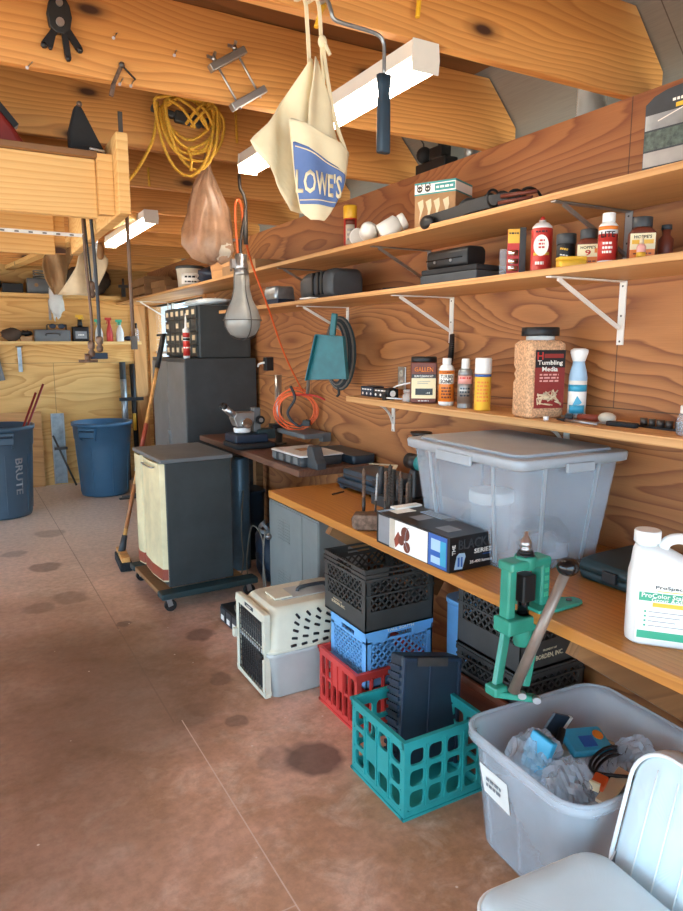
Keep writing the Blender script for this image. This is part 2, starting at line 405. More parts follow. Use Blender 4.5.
for a in [
 ('white_metal', '#e6e2da', .35, 0, .05), ('fixture', '#e9e4da', .4, 0, .03), ('steel', '#b9bbbd', .3, .9, .1), ('aluminium', '#a9a9a8', .38, .8, .12),
 ('dark_steel', '#5b5652', .45, .7, .2), ('rusty', '#7a6354', .55, .6, .35, 40), ('black', '#17181b', .45, 0, .2), ('black_matte', '#202124', .8, 0, .2),
 ('black_gloss', '#0e1013', .15, 0, 0), ('navy', '#1d2c40', .5, 0, .15), ('navy_case', '#22313f', .42, 0, .15), ('charcoal', '#3c4146', .5, 0, .15),
 ('grey_paint', '#6e7173', .45, .1, .12, 4), ('grey_cab', '#434749', .5, .2, .14, 5), ('grey_dark', '#3e4344', .5, .2, .16, 4), ('locker', '#8f9492', .45, .2, .08, 4),
 ('cream', '#ded2a8', .45, 0, .14, 5), ('cream_plastic', '#e0dbc6', .45, 0, .05), ('grey_plastic', '#c0c4c2', .45, 0, .05), ('brick_red', '#93432f', .5, 0, .1),
 ('teal_crate', '#2a9a98', .4, 0, .08), ('blue_crate', '#76b6f0', .4, 0, .07), ('red_crate', '#d5423c', .4, 0, .08), ('black_crate', '#3c3a38', .5, 0, .15),
 ('can_blue', '#3f6d90', .42, 0, .1, 3), ('can_grey', '#445a6c', .45, 0, .1, 3), ('green_cast', '#33907a', .22, 0, .1), ('teal_fabric', '#15666f', .45, 0, .15),
 ('vinyl', '#d9e8ee', .38, 0, .05, 3), ('vinyl_seam', '#f2f3f1', .5, 0, 0), ('canvas', '#e8d9b5', .85, 0, .06), ('logo_blue', '#6079ac', .8, 0, .08),  # vinyl itself is white; the blue sky reflection is put into its colour
 ('white_plastic', '#eceeed', .35, 0, .03), ('white_paper', '#f3f1ea', .6, 0, .02), ('paper_tan', '#d9c7a6', .7, 0, .08), ('label_red', '#c2342e', .4, 0, .05),
 ('label_dred', '#8a2a24', .4, 0, .05), ('label_orange', '#e8842c', .4, 0, .05), ('label_brown', '#6d3323', .45, 0, .05), ('label_blue', '#2f62b2', .4, 0, .05),
 ('label_teal', '#2b8f91', .4, 0, .05), ('label_green', '#3aa583', .4, 0, .04), ('label_yellow', '#eebb3c', .4, 0, .04), ('label_cream', '#efe2ba', .5, 0, .04),
 ('label_black', '#16171b', .35, 0, .05), ('yellow_cap', '#eab52f', .4, 0, .04), ('print_grey', '#8a8d92', .5, 0, .1), ('cardboard', '#b98c5c', .8, 0, .1),
 ('kraft', '#a9825a', .8, 0, .15), ('yellow_rope', '#e3ad3a', .7, 0, .2, 160), ('orange_cord', '#ec6a35', .5, 0, .05), ('dark_cord', '#2c3138', .5, 0, .1), ('brown_rod', '#6d5443', .5, .3, .2),
 ('grey_cord', '#7c766c', .6, 0, .1), ('red_plastic', '#c1322c', .4, 0, .05), ('wood_handle', '#dca05a', .45, 0, .25, 14), ('wood_red', '#9c4028', .5, 0, .1), ('bristle', '#23262b', .9, 0, .3, 80),
 ('dark_green', '#25393c', .5, 0, .12), ('galv', '#a3abb0', .35, .7, .2, 12), ('chrome', '#d9dadb', .12, 1, 0), ('lens_glass', '#c9d4dd', .05, 0, 0), ('tan_cloth', '#9a7a56', .85, 0, .2, 6), ('brown_dark', '#4a3a2e', .8, 0, .25, 6),
 ('dusty_pink', '#e8a9a0', .5, 0, .03), ('olive', '#5b5b34', .6, 0, .2), ('skin_print', '#c98a6a', .5, 0, .1), ('light_blue', '#a9cbe6', .4, 0, .06), ('aqua', '#3ba2c6', .35, 0, .08),
 ('grass', '#5d6a3c', .9, 0, .3, 3), ('gravel', '#bfae95', .9, 0, .15, 8), ('siding', '#cfd6da', .7, 0, .05), ('putty', '#c9bfae', .6, 0, .1)]:
    mat(*a)
mat('tote_plastic', '#cfdae6', .25, alpha=.30, var=.1, vs=4)
mat('tote_lid', '#b4bcc4', .35, alpha=.8, var=.06)
mat('tub_plastic', '#d8dee6', .25, alpha=.36, var=.06, vs=4)
mat('clear_bag', '#dbe7f4', .08, alpha=.36, var=.1)
mat('brown_bag', '#c29a7c', .3, alpha=.6, var=.22, vs=14)
mat('clear_plastic', '#dfe6ea', .1, alpha=.35, var=.05)
mat('milky', '#e6e8e6', .35, alpha=.85, var=.06)
mat('lamp_guard', '#a9aaa6', .35, .2, alpha=.7, var=.08)
mat('media', '#d3a780', .9, var=.35, vs=140)
mat('tube_light', '#fff3e2', emit=11)
mat('window_glass', '#e8f4ff', .05, alpha=.12, var=0)
mat('case_blue', '#2e4150', .4, var=.12)
mat('steel_blue', '#5f7686', .4, .3)
mat('lever_steel', '#8b7b70', .4, .4)
mat('worn_wood', '#b3764a', .5, var=.2)
mat('speckle', '#55635c', .5, var=.4, vs=60)

# ---------------------------------------------------------------- camera
cam = bpy.data.cameras.new('camera'); co = bpy.data.objects.new('camera', cam); COL.objects.link(co)
cam.sensor_fit = 'VERTICAL'; cam.sensor_height = 24; cam.lens = 684 / 911 * 24; cam.clip_start = .05
Rw = Matrix(((0.87062803, 0.07845588, -0.48564546), (-0.49194191, 0.1388495, -0.85948471), (0, 0.98720084, 0.15948201)))
co.matrix_world = Matrix.Translation((0, 0, 1.6)) @ Rw.to_4x4()
SC.camera = co
SC.view_settings.view_transform = 'Standard'; SC.view_settings.look = 'None'; SC.view_settings.exposure = 0.85; SC.view_settings.gamma = 1
SC.view_settings.use_curve_mapping = False

# ---------------------------------------------------------------- world and sun
w = bpy.data.worlds.new('world'); SC.world = w; w.use_nodes = True
bg = w.node_tree.nodes['Background']; bg.inputs[0].default_value = (.52, .78, 1, 1); bg.inputs[1].default_value = 3.4
sl = bpy.data.lights.new('sun', 'SUN'); sl.energy = 13.0; sl.angle = R(.6); sl.color = (1, .95, .86)
so = bpy.data.objects.new('sun', sl); COL.objects.link(so)
so.rotation_euler = Vector((.62, .12, -.78)).to_track_quat('-Z', 'Y').to_euler()

# ---------------------------------------------------------------- room
W = 2.1; YF = 8.4; XL = -3.6; YB = -1.5
struct(MB().box(XL - .3, W + .14, YB - .1, YF + .14, -.12, 0).build('floor', 'floor'))
struct(MB().box(-14, 12, -12, 20, -.2, -.125).build('ground', 'gravel'))
# right wall with a window opening Y 6.35..8.2, z 1.0..2.02
b = MB(); wy0, wy1, wz0, wz1 = 6.3, 8.37, 1.02, 2.05
b.box(W, W + .012, YB, wy0, 0, 2.44); b.box(W, W + .012, wy1, YF, 0, 2.44); b.box(W, W + .012, wy0, wy1, 0, wz0); b.box(W, W + .012, wy0, wy1, wz1, 2.44)
struct(b.build('wall_right', 'ply_right'))
b = MB(); W2 = W + .014
b.box(W2, W2 + .12, YB, wy0, 0, 2.40); b.box(W2, W2 + .12, wy1, YF, 0, 2.40); b.box(W2, W2 + .12, wy0, wy1, 0, wz0); b.box(W2, W2 + .12, wy0, wy1, wz1, 2.40)
struct(b.build('wall_right_outer', 'siding'))
b = MB()
for y in (wy0 - .02, wy1): b.box(W - .02, W + .13, y - .03 if y > 7 else y - .03, y + .03, wz0 - .05, wz1 + .05)
b.box(W - .02, W + .13, wy0, wy1, wz1, wz1 + .05); b.box(W - .05, W + .13, wy0, wy1, wz0 - .04, wz0)
wf = struct(b.build('window_1', 'post'))
b = MB()
for y in (6.95, 7.6): b.box(W + .05, W + .08, y - .02, y + .02, wz0, wz1)
b.box(W + .05, W + .08, wy0, wy1, 1.5, 1.53); b.build('window_frame', 'white_metal', wf)
MB().box(W + .06, W + .066, wy0, wy1, wz0, wz1).build('pane', 'window_glass', wf)
struct(MB().box(1.90, 2.04, YF - .045, YF - .001, 0, 2.06).build('trim_1', 'post'))
struct(MB().box(XL, W + .14, YF, YF + .014, 0, 3.2).build('wall_far', 'ply_far'))
struct(MB().prism([(XL - .2, 0), (W + .3, 0), (W + .3, 2.6), (-.75, 5.6), (XL - .2, 2.6)], YF + .016, YF + .12, 'y').build('wall_far_gable', 'siding'))
b = MB(); b.box(XL - .12, XL, YB, -1.2, 0, 2.44); b.box(XL - .12, XL, 6.9, YF, 0, 2.44); b.box(XL - .12, XL, -1.2, 6.9, 2.22, 2.44)
struct(b.build('wall_left', 'ply_far'))
b = MB(); b.box(XL, -3.3, YB - .12, YB, 0, 2.44); b.box(1.9, W + .13, YB - .12, YB, 0, 2.44); b.box(-3.3, 1.9, YB - .12, YB, 2.3, 2.44)
struct(b.build('wall_back', 'ply_far'))
# roof sheathing, 46 degrees
b = MB(); zr = lambda x: 2.56 + (2.27 - x) * 1.05
for sg in (0, 1):
    xs = [(2.6, zr(2.6)), (-.75, zr(-.75)), (-.75, zr(-.75) + .05), (2.6, zr(2.6) + .05)]
    if sg: xs = [(-1.5 - x, z) for x, z in xs]
    b.prism(xs, YB - .4, YF + .4, 'y')
struct(b.build('roof', 'ply_roof'))
# top plate ledge
struct(MB().box(W + .001, W + .14, YB, YF, 2.401, 2.44).build('trim_2', 'oldwood'))
# ceiling joists
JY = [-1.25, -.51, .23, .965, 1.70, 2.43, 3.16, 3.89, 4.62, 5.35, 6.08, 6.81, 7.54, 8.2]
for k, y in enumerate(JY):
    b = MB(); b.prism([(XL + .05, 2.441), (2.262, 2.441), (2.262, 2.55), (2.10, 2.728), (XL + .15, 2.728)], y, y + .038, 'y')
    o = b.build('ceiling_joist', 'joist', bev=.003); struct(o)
struct(MB().box(XL + .2, 2.02, YB, YF - .02, 2.729, 2.741).build('ceiling', 'ply_deck'))
# header board nailed across the joists near the far end
b = MB(); b.bar((1.07, 4.66, 2.42), (.62, 8.36, 2.42), .09, .038, (0, 0, 1)); struct(b.build('ceiling_header', 'pine'))

# ---------------------------------------------------------------- shelves and brackets
def shelf(name, x0, x1, y0, y1, z0, z1, label, m='shelf_edge'):
    o = MB().box(x0, x1, y0, y1, z0, z1).build(name, m, bev=.002); tag(o, label, 'shelf'); return o
shelf('wall_shelf', 1.727, W - .001, -.3, YF - .002, 2.062, 2.083, 'long top plywood shelf on the right wall, the highest one')
shelf('wall_shelf', 1.728, W - .001, -.3, 4.88, 1.826, 1.848, 'middle wood shelf on the right wall carrying spray cans and brown bottles')
shelf('wall_shelf', 1.83, W - .001, -.3, 3.19, 1.300, 1.330, 'lowest short shelf above the clear tote, carrying cleaner bottles and the media jug')
shelf('wall_shelf', -2.9, 1.70, YF - .36, YF - .002, 2.10, 2.14, 'upper shelf on the far end wall', 'pine')
shelf('wall_shelf', -2.9, 1.93, YF - .28, YF - .002, 1.605, 1.64, 'lower shelf on the far end wall with bottles and a toolbox', 'pine')
def bracket(y, z, arm, leg, m, label, curved=False):
    t = thing('shelf_bracket', label, 'bracket', (W, y, z))
    b = MB(); b.box(-.006, -.0005, -.014, .014, -leg, -.001)
    for q in (.04, .5, .9): b.cyl((-.0075, 0, -leg * q - .01), (-.006, 0, -leg * q - .01), .004, n=8, mi=1)
    b.build('wall_plate', [m, 'dark_steel'], t, bev=.001)
    MB().box(-arm, -.006, -.012, .012, -.006, -.001).build('arm', m, t, bev=.001)
    if curved:
        pts = [(-arm * .85, 0, -.008), (-arm * .6, 0, -.014), (-arm * .35, 0, -.035), (-arm * .15, 0, -.075), (-.007, 0, -leg * .75)]
        P = spline(pts, 6); b = MB()
        for i in range(len(P) - 1): b.bar(P[i], P[i + 1], .012, .005, (0, 1, 0))
        b.build('brace', m, t)
    else:
        MB().bar((-arm * .88, 0, -.008), (-.012, 0, -leg * .74), .014, .008, (0, 1, 0)).build('brace', m, t, bev=.001)
    return t
bracket(1.677, 1.825, .372, .225, 'white_metal', 'white metal shelf bracket under the brown bottles, nearest one')
bracket(2.642, 1.825, .345, .215, 'white_metal', 'white metal shelf bracket above the black-lidded gun cleaner jar')
bracket(3.637, 1.825, .34, .205, 'white_metal', 'white metal shelf bracket with the dustpan hung from it')
bracket(1.672, 2.061, .372, .2, 'aluminium', 'grey metal bracket under the top shelf above the brown bottles')
bracket(2.83, 2.061, .34, .2, 'aluminium', 'grey metal bracket under the top shelf above the black binocular case')
bracket(3.9, 2.061, .34, .2, 'aluminium', 'grey metal bracket under the top shelf above the drill case')
bracket(7.55, 2.061, .34, .24, 'white_metal', 'white bracket under the far end of the top shelf by the window')
bracket(3.13, 1.299, .19, .17, 'white_metal', 'curved white bracket at the left end of the lowest shelf', True)
bracket(1.9, 1.299, .19, .17, 'white_metal', 'white bracket of the lowest shelf above the tote lid', True)

# ---------------------------------------------------------------- benches
t = thing('workbench', 'long orange-stained wooden workbench along the right wall', 'workbench', (0, 0, 0))
MB().box(1.39, W - .002, -.3, 3.24, .812, .85).build('bench_top', 'bench_wood', t, bev=.004)
b = MB(); b.box(2.06, W - .002, -.3, 3.2, .722, .811); b.build('ledger', 'oldwood', t)
for y in (-.1, 1.22, 2.62): MB().bar((1.43, y, .80), (2.04, y, .40), .085, .038, (0, 1, 0)).build('brace', 'oldwood', t)
t = thing('side_bench', 'dark brown bench top holding the microscope and parts organizer', 'workbench', (0, 0, 0))
MB().box(1.583, W - .002, 3.27, 4.98, .892, .93).build('bench_top', 'walnut', t, bev=.005)
MB().box(2.05, W - .002, 3.27, 4.98, .80, .891).build('ledger', 'oldwood', t)
for y in (3.34, 4.9): MB().box(1.99, 2.05, y - .03, y + .03, 0, .891).build('leg', 'oldwood', t)

# ---------------------------------------------------------------- fluorescent fixtures
def fixture(x, y0, y1, label, rz=0):
    L = y1 - y0; t = thing('fluorescent_light', label, 'ceiling light', (x, y0, 2.44), rz)
    b = MB(); b.prism([(-.04, -.001), (.04, -.001), (.04, -.04), (.05, -.045), (.05, -.05), (-.05, -.05), (-.05, -.045), (-.04, -.04)], 0, L, 'y'); b.build('housing', 'fixture', t)
    for yy, nm in ((0, 0), (L, 1)):
        MB().prism([(-.044, -.001), (.044, -.001), (.048, -.045), (.044, -.084), (-.044, -.084), (-.048, -.045)], yy - (.004 if nm == 0 else 0), yy + (.004 if nm else 0), 'y').build('end_cap', 'fixture', t)
    for sx in (-.023, .023):
        MB().cyl((sx, .004, -.067), (sx, L - .004, -.067), .016, n=14).build('tube', 'tube_light', t)
    return t
fixture(1.225, 1.69, 3.02, 'bright fluorescent shop light nearest the camera, behind the canvas apron')
fixture(1.165, 4.50, 5.75, 'farther fluorescent shop light beyond the yellow rope')
# ================================================================ lowest shelf (z 1.33)
S3 = 1.3305; S2 = 1.8485; S1 = 2.0835
def bottle(name, label, cat, x, y, z, prof, m, capprof=None, capm=None, extra=0, group=None, n=24, bodyname='body', capname='cap'):
    t = thing(name, label, cat, (x, y, z), face(x, y, extra), group)
    MB().lathe(prof, n).build(bodyname, m, t)
    if capprof: MB().lathe(capprof, n).build(capname, capm, t)
    return t
# gun cleaning rod jar
x, y = 1.935, 2.635
t = thing('cleaner_jar', 'round black-lidded jar with brown and cream label reading GALLEN, on the lowest shelf', 'jar', (x, y, S3), face(x, y))
b = MB(); loft(b, [(0, .118, .118, .05), (.004, .125, .125, .052), (.185, .125, .125, .052), (.192, .116, .116, .05)]); b.build('body', 'label_brown', t)
b = MB(); loft(b, [(.188, .11, .11, .05), (.19, .12, .12, .054), (.212, .12, .12, .054), (.216, .11, .11, .05)]); b.build('lid', 'black', t)
r = .0632
def band(t, name, r, a, z0, z1, m, n=14):
    o = arc(r, -a, a, z0, z1, MB(), n).build(name, m, t, solid=.0004); return o
def flatlab(t, name, x0, x1, z0, z1, y, m):
    return MB().box(x0, x1, y - .0006, y, z0, z1).build(name, m, t)
flatlab(t, 'label', -.056, .056, .02, .185, -.0626, 'label_cream')
flatlab(t, 'label_band', -.0565, .0565, .135, .187, -.0632, 'label_brown')
flatlab(t, 'label_band', -.0565, .0565, .118, .136, -.0636, 'label_black')
flatlab(t, 'label_band', -.038, .042, .04, .07, -.0632, 'label_black')
flatlab(t, 'label_band', -.0565, .0565, .006, .024, -.0632, 'label_brown')
text(t, 'lettering', 'GALLEN', .086, .022, (0, -.0642, .158), (0, 0, 0), 'label_orange')
text(t, 'lettering', 'GUN CLEANING KIT', .088, .010, (0, -.0642, .127), (0, 0, 0), 'white_paper')
text(t, 'lettering', '.22 CAL & UP', .05, .006, (0, -.0642, .013), (0, 0, 0), 'white_paper')
text(t, 'lettering', '-44', .02, .009, (.02, -.0642, .05), (0, 0, 0), 'white_paper')
MB().bar((-.03, -.064, .1), (.03, -.064, .104), .001, .002).bar((-.03, -.064, .092), (.02, -.064, .094), .001, .002).build('print_line', 'print_grey', t)
# Turbo sonic bottle
x, y = 1.925, 2.45
t = bottle('cleaner_bottle', 'white bottle with orange label reading TURBO SONIC, next to the black-lidded jar', 'bottle', x, y, S3,
  [(.028, 0), (.034, .004), (.035, .01), (.035, .16), (.03, .175), (.017, .185), (.017, .19)], 'white_plastic', [(.019, .187), (.02, .19), (.02, .21), (.018, .212)], 'white_plastic')
band(t, 'label', .0354, 1.35, .02, .158, 'label_orange'); band(t, 'label_band', .0358, 1.2, .098, .142, 'white_paper')
text(t, 'lettering', 'TURBO', .058, .017, (0, 0, .131), (0, 0, 0), 'label_black', wrap=.0364)
text(t, 'lettering', 'SONIC', .058, .018, (0, 0, .110), (0, 0, 0), 'label_black', wrap=.0364)
text(t, 'lettering', 'HORNADY', .04, .007, (0, 0, .151), (0, 0, 0), 'label_dred', wrap=.0364)
text(t, 'lettering', 'CASE CLEANING\nSOLUTION\nconcentrated\nformula', .046, .055, (0, 0, .06), (0, 0, 0), 'label_brown', wrap=.0364)
# silver aerosol
x, y = 1.925, 2.32
t = bottle('spray_can', 'silver aerosol can with white cap and faded red print, left of the yellow can', 'spray can', x, y, S3,
  [(.03, 0), (.033, .003), (.033, .006), (.032, .008), (.032, .15), (.029, .162), (.02, .17)], 'galv', [(.019, .165), (.0185, .172), (.018, .205), (.015, .212)], 'white_plastic')
band(t, 'label', .0325, 1.5, .02, .145, 'aluminium'); band(t, 'label_band', .0329, 1.2, .105, .14, 'dusty_pink')
text(t, 'lettering', 'GUN CARE', .05, .016, (0, 0, .13), (0, 0, 0), 'label_red', wrap=.0335)
text(t, 'lettering', 'CLEANER\nDEGREASER\nquick drying', .046, .045, (0, 0, .07), (0, 0, 0), 'navy', wrap=.0335)
# yellow aerosol
x, y = 1.915, 2.195
t = bottle('spray_can', 'yellow aerosol can with tall white cap and blue stripe on the lowest shelf', 'spray can', x, y, S3,
  [(.032, 0), (.035, .003), (.035, .006), (.0335, .008), (.0335, .15), (.03, .158)], 'label_yellow', [(.034, .153), (.0345, .156), (.034, .212), (.031, .217)], 'white_plastic')
band(t, 'label_band', .034, 1.6, .14, .151, 'label_blue')
text(t, 'lettering', 'multi purpose\nspray adhesive\nshake well\nbefore use\nkeep away from\nchildren', .05, .09, (0, 0, .08), (0, 0, 0), 'label_orange', wrap=.0343)
# tumbling media jug
x, y = 1.93, 1.90
t = thing('media_jug', 'large square clear jug of tan tumbling media with black lid and dark red label', 'jug', (x, y, S3), face(x, y, 30)); t.scale = (1.03, 1.03, 1.07)
b = MB(); secs = [(0, .135, .115, .02), (.008, .15, .128, .022), (.12, .15, .128, .022), (.135, .138, .118, .022), (.15, .148, .126, .022), (.165, .138, .118, .022), (.18, .15, .128, .022), (.255, .15, .128, .022), (.268, .125, .11, .03)]
loft(b, secs); b.build('media_fill', 'media', t)
b = MB(); loft(b, [(.262, .105, .10, .045), (.27, .1, .1, .048), (.285, .1, .1, .048)]); b.build('neck', 'milky', t)
b = MB(); loft(b, [(.283, .128, .115, .052), (.285, .132, .12, .055), (.31, .132, .12, .055), (.313, .125, .113, .05)]); b.build('lid', 'black', t)
flatlab(t, 'label', -.052, .066, .035, .235, -.0655, 'label_dred'); flatlab(t, 'label_band', -.052, .066, .175, .235, -.0662, 'label_black')
text(t, 'lettering', 'H', .024, .026, (-.034, -.0668, .215), (0, 0, 0), 'label_red'); flatlab(t, 'label_band', -.018, .058, .208, .222, -.0668, 'label_dred')
text(t, 'lettering', 'Tumbling', .1, .02, (.006, -.0672, .19), (0, 0, 0), 'white_paper'); text(t, 'lettering', 'Media', .062, .016, (.006, -.0672, .170), (0, 0, 0), 'white_paper')
text(t, 'lettering', 'corn cob case polish\ncleans and shines\nuse in any tumbler', .075, .032, (.004, -.0668, .14), (0, 0, 0), 'dusty_pink')
b = MB()
for k in range(26): b.cyl((random.uniform(-.045, .058), -.067, random.uniform(.042, .1)), (random.uniform(-.045, .058), -.0672, random.uniform(.042, .1)), .0022, n=6)
b.build('cartridge_picture', 'paper_tan', t)
# freshener can
x, y = 2.02, 1.79
t = bottle('spray_can', 'light blue and white aerosol can with flared top, behind the media jug', 'spray can', x, y, S3,
  [(.03, 0), (.033, .004), (.033, .15), (.029, .175), (.022, .2), (.022, .21)], 'light_blue', [(.02, .205), (.024, .215), (.032, .243), (.031, .252), (.02, .258)], 'white_plastic')
band(t, 'label', .0335, 1.3, .02, .14, 'white_paper'); band(t, 'label_band', .0338, 1.3, .1, .125, 'aqua'); band(t, 'label_band', .0338, .9, .02, .05, 'aqua')
b = MB(); b.prism([(-.015, .05), (.0, .085), (.018, .06), (.01, .052)], -.0345, -.034, 'y'); b.build('leaf_print', 'aqua', t)
# blue cartridge boxes
for k, (dy, dz, c, l) in enumerate(((0, 0, 'navy', 'small navy printed box at the left end of the lowest shelf'), (-.175, 0, 'black', 'small black printed box right of the navy box on the lowest shelf'))):
    t = thing('cartridge_box', l, 'box', (1.95, 3.115 + dy * .75, S3), R(-90 + 6 * k))
    MB().box(-.06, .06, -.035, .035, 0, .052 - .006 * k).build('carton', c, t, bev=.001)
    for q in (-.04, .0, .04): MB().cyl((q, -.0353, .015), (q, -.036, .015), .007).build('round_print', 'white_paper', t)
    text(t, 'lettering', 'COPPER PLATED', .09, .012, (0, -.036, .037), (0, 0, 0), 'white_paper')
# black gadget with white cable
t = thing('ring_light', 'small black round gadget with a white cable in front of the black box', 'gadget', (1.90, 2.86, S3))
MB().cyl((0, -.02, .03), (0, .012, .03), .03, n=20).box(-.04, -.01, -.01, .02, 0, .03).build('body', 'black', t)
MB().cyl((-.004, -.021, .03), (-.004, -.024, .03), .016, n=16).build('lens', 'white_plastic', t)
MB().tube(spline([(0, .0, .05), (.02, -.03, .07), (.06, -.08, .085), (.1, -.1, .09)]), .004).tube(spline([(-.03, -.01, .01), (-.04, -.05, .012), (0, -.1, .01), (.05, -.12, .01)]), .004).build('cable', 'white_plastic', t)
# small glass jar
t = thing('glass_jar', 'small clear jar with bits inside, left of the black-lidded jar', 'jar', (1.89, 2.70, S3))
MB().lathe([(.02, 0), (.026, .003), (.028, .025), (.02, .04), (.018, .045)], 18).build('jar', 'clear_plastic', t)
MB().lathe([(.019, .043), (.021, .045), (.021, .058), (.018, .06)], 18).build('lid', 'clear_plastic', t)
crumple(MB(), (0, 0, .014), .018, (1, 1, .6), .2, 4).build('contents', 'white_plastic', t)
# wall outlet
t = thing('wall_outlet', 'double metal wall outlet above the lowest shelf', 'outlet', (W - .001, 3.05, 1.425))
MB().box(-.006, 0, -.036, .036, -.06, .06).build('plate', 'steel', t, bev=.002)
for z in (-.026, .026): MB().cyl((-.006, 0, z), (-.009, 0, z), .017, n=20).box(-.0095, -.009, -.008, -.005, z - .005, z + .005, 1).box(-.0095, -.009, .005, .008, z - .005, z + .005, 1).build('socket', ['putty', 'black'], t)
# clutter on the right end
t = thing('tape_roll', 'tan round knob lying among the small tools on the lowest shelf', 'knob', (1.96, 1.60, S3))
MB().sphere((0, 0, .02), .027, 18, 10, sc=(1, 1.2, .74)).build('knob', 'putty', t)
t = thing('tool_roll', 'row of dark sockets on a rail lying at the right end of the lowest shelf', 'socket rail', (1.98, 1.36, S3), R(86))
MB().box(-.13, .13, -.012, .012, 0, .006).build('rail', 'black', t)
for k in range(8): MB().cyl((-.115 + k * .033, 0, .006), (-.115 + k * .033, 0, .03), .011 + .0012 * (k % 3), n=12).build('socket', 'dark_steel', t)
t = thing('screwdriver', 'screwdriver with orange-brown handle lying right of the light blue can', 'screwdriver', (1.97, 1.70, S3 + .013), R(100))
MB().cyl((-.05, 0, 0), (.03, 0, 0), .013, .011, n=10).build('handle', 'brick_red', t); MB().cyl((.03, 0, 0), (.1, 0, -.004), .004, n=8).build('shaft', 'steel', t)
t = thing('marker_pen', 'thin silver pen lying along the front of the lowest shelf', 'pen', (1.885, 1.66, S3 + .0055), R(88))
MB().cyl((-.085, 0, 0), (.06, 0, 0), .0052, n=10).build('barrel', 'steel', t); MB().cyl((.06, 0, 0), (.10, 0, 0), .006, .0025, n=10).build('cap', 'black', t)
t = thing('utility_knife', 'black pocket tool lying between the knob and the socket rail', 'knife', (1.93, 1.53, S3), R(95))
MB().box(-.07, .04, -.012, .012, 0, .016).build('handle', 'black_matte', t, bev=.004); MB().box(.04, .08, -.008, .008, .003, .008).build('blade', 'steel', t)
t = thing('plug', 'black plug lying at the foot of the light blue can', 'plug', (1.95, 1.76, S3), R(40))
MB().box(-.03, .02, -.014, .014, 0, .022).build('body', 'black', t, bev=.004); MB().box(.02, .035, -.006, -.003, .008, .014).box(.02, .035, .003, .006, .008, .014).build('prongs', 'steel', t)
t = thing('plastic_plug', 'tiny white plug on the front of the shelf beside the media jug', 'cap', (1.865, 1.79, S3))
MB().cyl((0, 0, 0), (0, 0, .014), .009, n=12).build('cap', 'white_plastic', t)
x, y = 1.92, 1.27
t = bottle('water_bottle', 'clear grey plastic bottle with white cap at the right edge of the lowest shelf', 'bottle', x, y, S3,
  [(.03, 0), (.034, .004), (.034, .05), (.028, .065), (.02, .07)], 'tote_plastic', [(.024, .066), (.026, .068), (.026, .088), (.023, .09)], 'white_plastic')
# black flashlight tube standing behind the gallen jar
t = thing('strap', 'black strap hanging on the bracket above the orange bottle', 'strap', (2.07, 2.60, 1.65))
P = spline([(0, 0, 0), (-.01, -.01, -.06), (-.0, .01, -.12), (-.02, .02, -.18), (-.025, .03, -.26)]); b = MB()
for i in range(len(P) - 1): b.bar(P[i], P[i + 1], .022 + .02 * i / len(P), .012, (1, 0, 0))
b.build('strap', 'black', t)

# ================================================================ middle shelf (z 1.8485)
x, y = 1.84, 1.95
t = thing('bit_pack', 'yellow and red carded pack standing on the middle shelf, left of the red spray can', 'package', (x, y, S2), face(x, y, 8))
MB().box(-.032, .01, -.004, .012, 0, .17).build('card', 'label_red', t); flatlab(t, 'label_band', -.032, .01, .12, .17, -.0042, 'label_yellow')
MB().box(.011, .034, -.006, .014, 0, .176).build('case', 'charcoal', t, bev=.002)
for z in (.03, .055, .085): MB().cyl((-.03, -.008, z), (.005, -.008, z), .010, n=12).build('bit', 'chrome', t)
text(t, 'lettering', 'TORX BIT', .034, .012, (-.011, -.0052, .155), (0, 0, 0), 'label_black')
t = thing('clear_case', 'thin grey clear case leaning left of the yellow and red pack', 'case', (1.86, 2.03, S2), face(1.86, 2.03))
MB().box(-.02, .015, -.004, .004, 0, .11).build('case', 'tote_plastic', t, bev=.001); MB().box(-.022, .017, -.006, .006, 0, .012).build('foot', 'charcoal', t)
x, y = 1.85, 1.835
t = bottle('spray_can', 'red aerosol can with white label and domed top on the middle shelf', 'spray can', x, y, S2,
  [(.035, 0), (.038, .003), (.038, .007), (.0365, .009), (.0365, .15), (.034, .158)], 'label_red', [(.0355, .155), (.034, .162), (.022, .175), (.013, .178), (.012, .184)], 'white_plastic', capname='dome')
MB().lathe([(.008, .182), (.008, .19), (.005, .196)], 12).build('nozzle', 'label_red', t)
b = MB(); P = [(.03 * math.cos(a * PI / 12) - .002, .095 + .036 * math.sin(a * PI / 12)) for a in range(24)]
b.prism([(p * .85, q) for p, q in P], -.0376, -.036, 'y'); b.build('label', 'white_paper', t)
text(t, 'lettering', 'HORNADY', .044, .011, (0, 0, .142), (0, 0, 0), 'label_black', wrap=.0376)
text(t, 'lettering', 'ONE SHOT\nCase Lube\nspray', .036, .035, (0, 0, .1), (0, 0, 0), 'label_red', wrap=.0388)
band(t, 'label_band', .037, .8, .062, .072, 'label_yellow'); text(t, 'lettering', 'NET WT 5 OZ', .03, .02, (-.005, 0, .035), (0, 0, 0), 'white_paper', wrap=.0378)
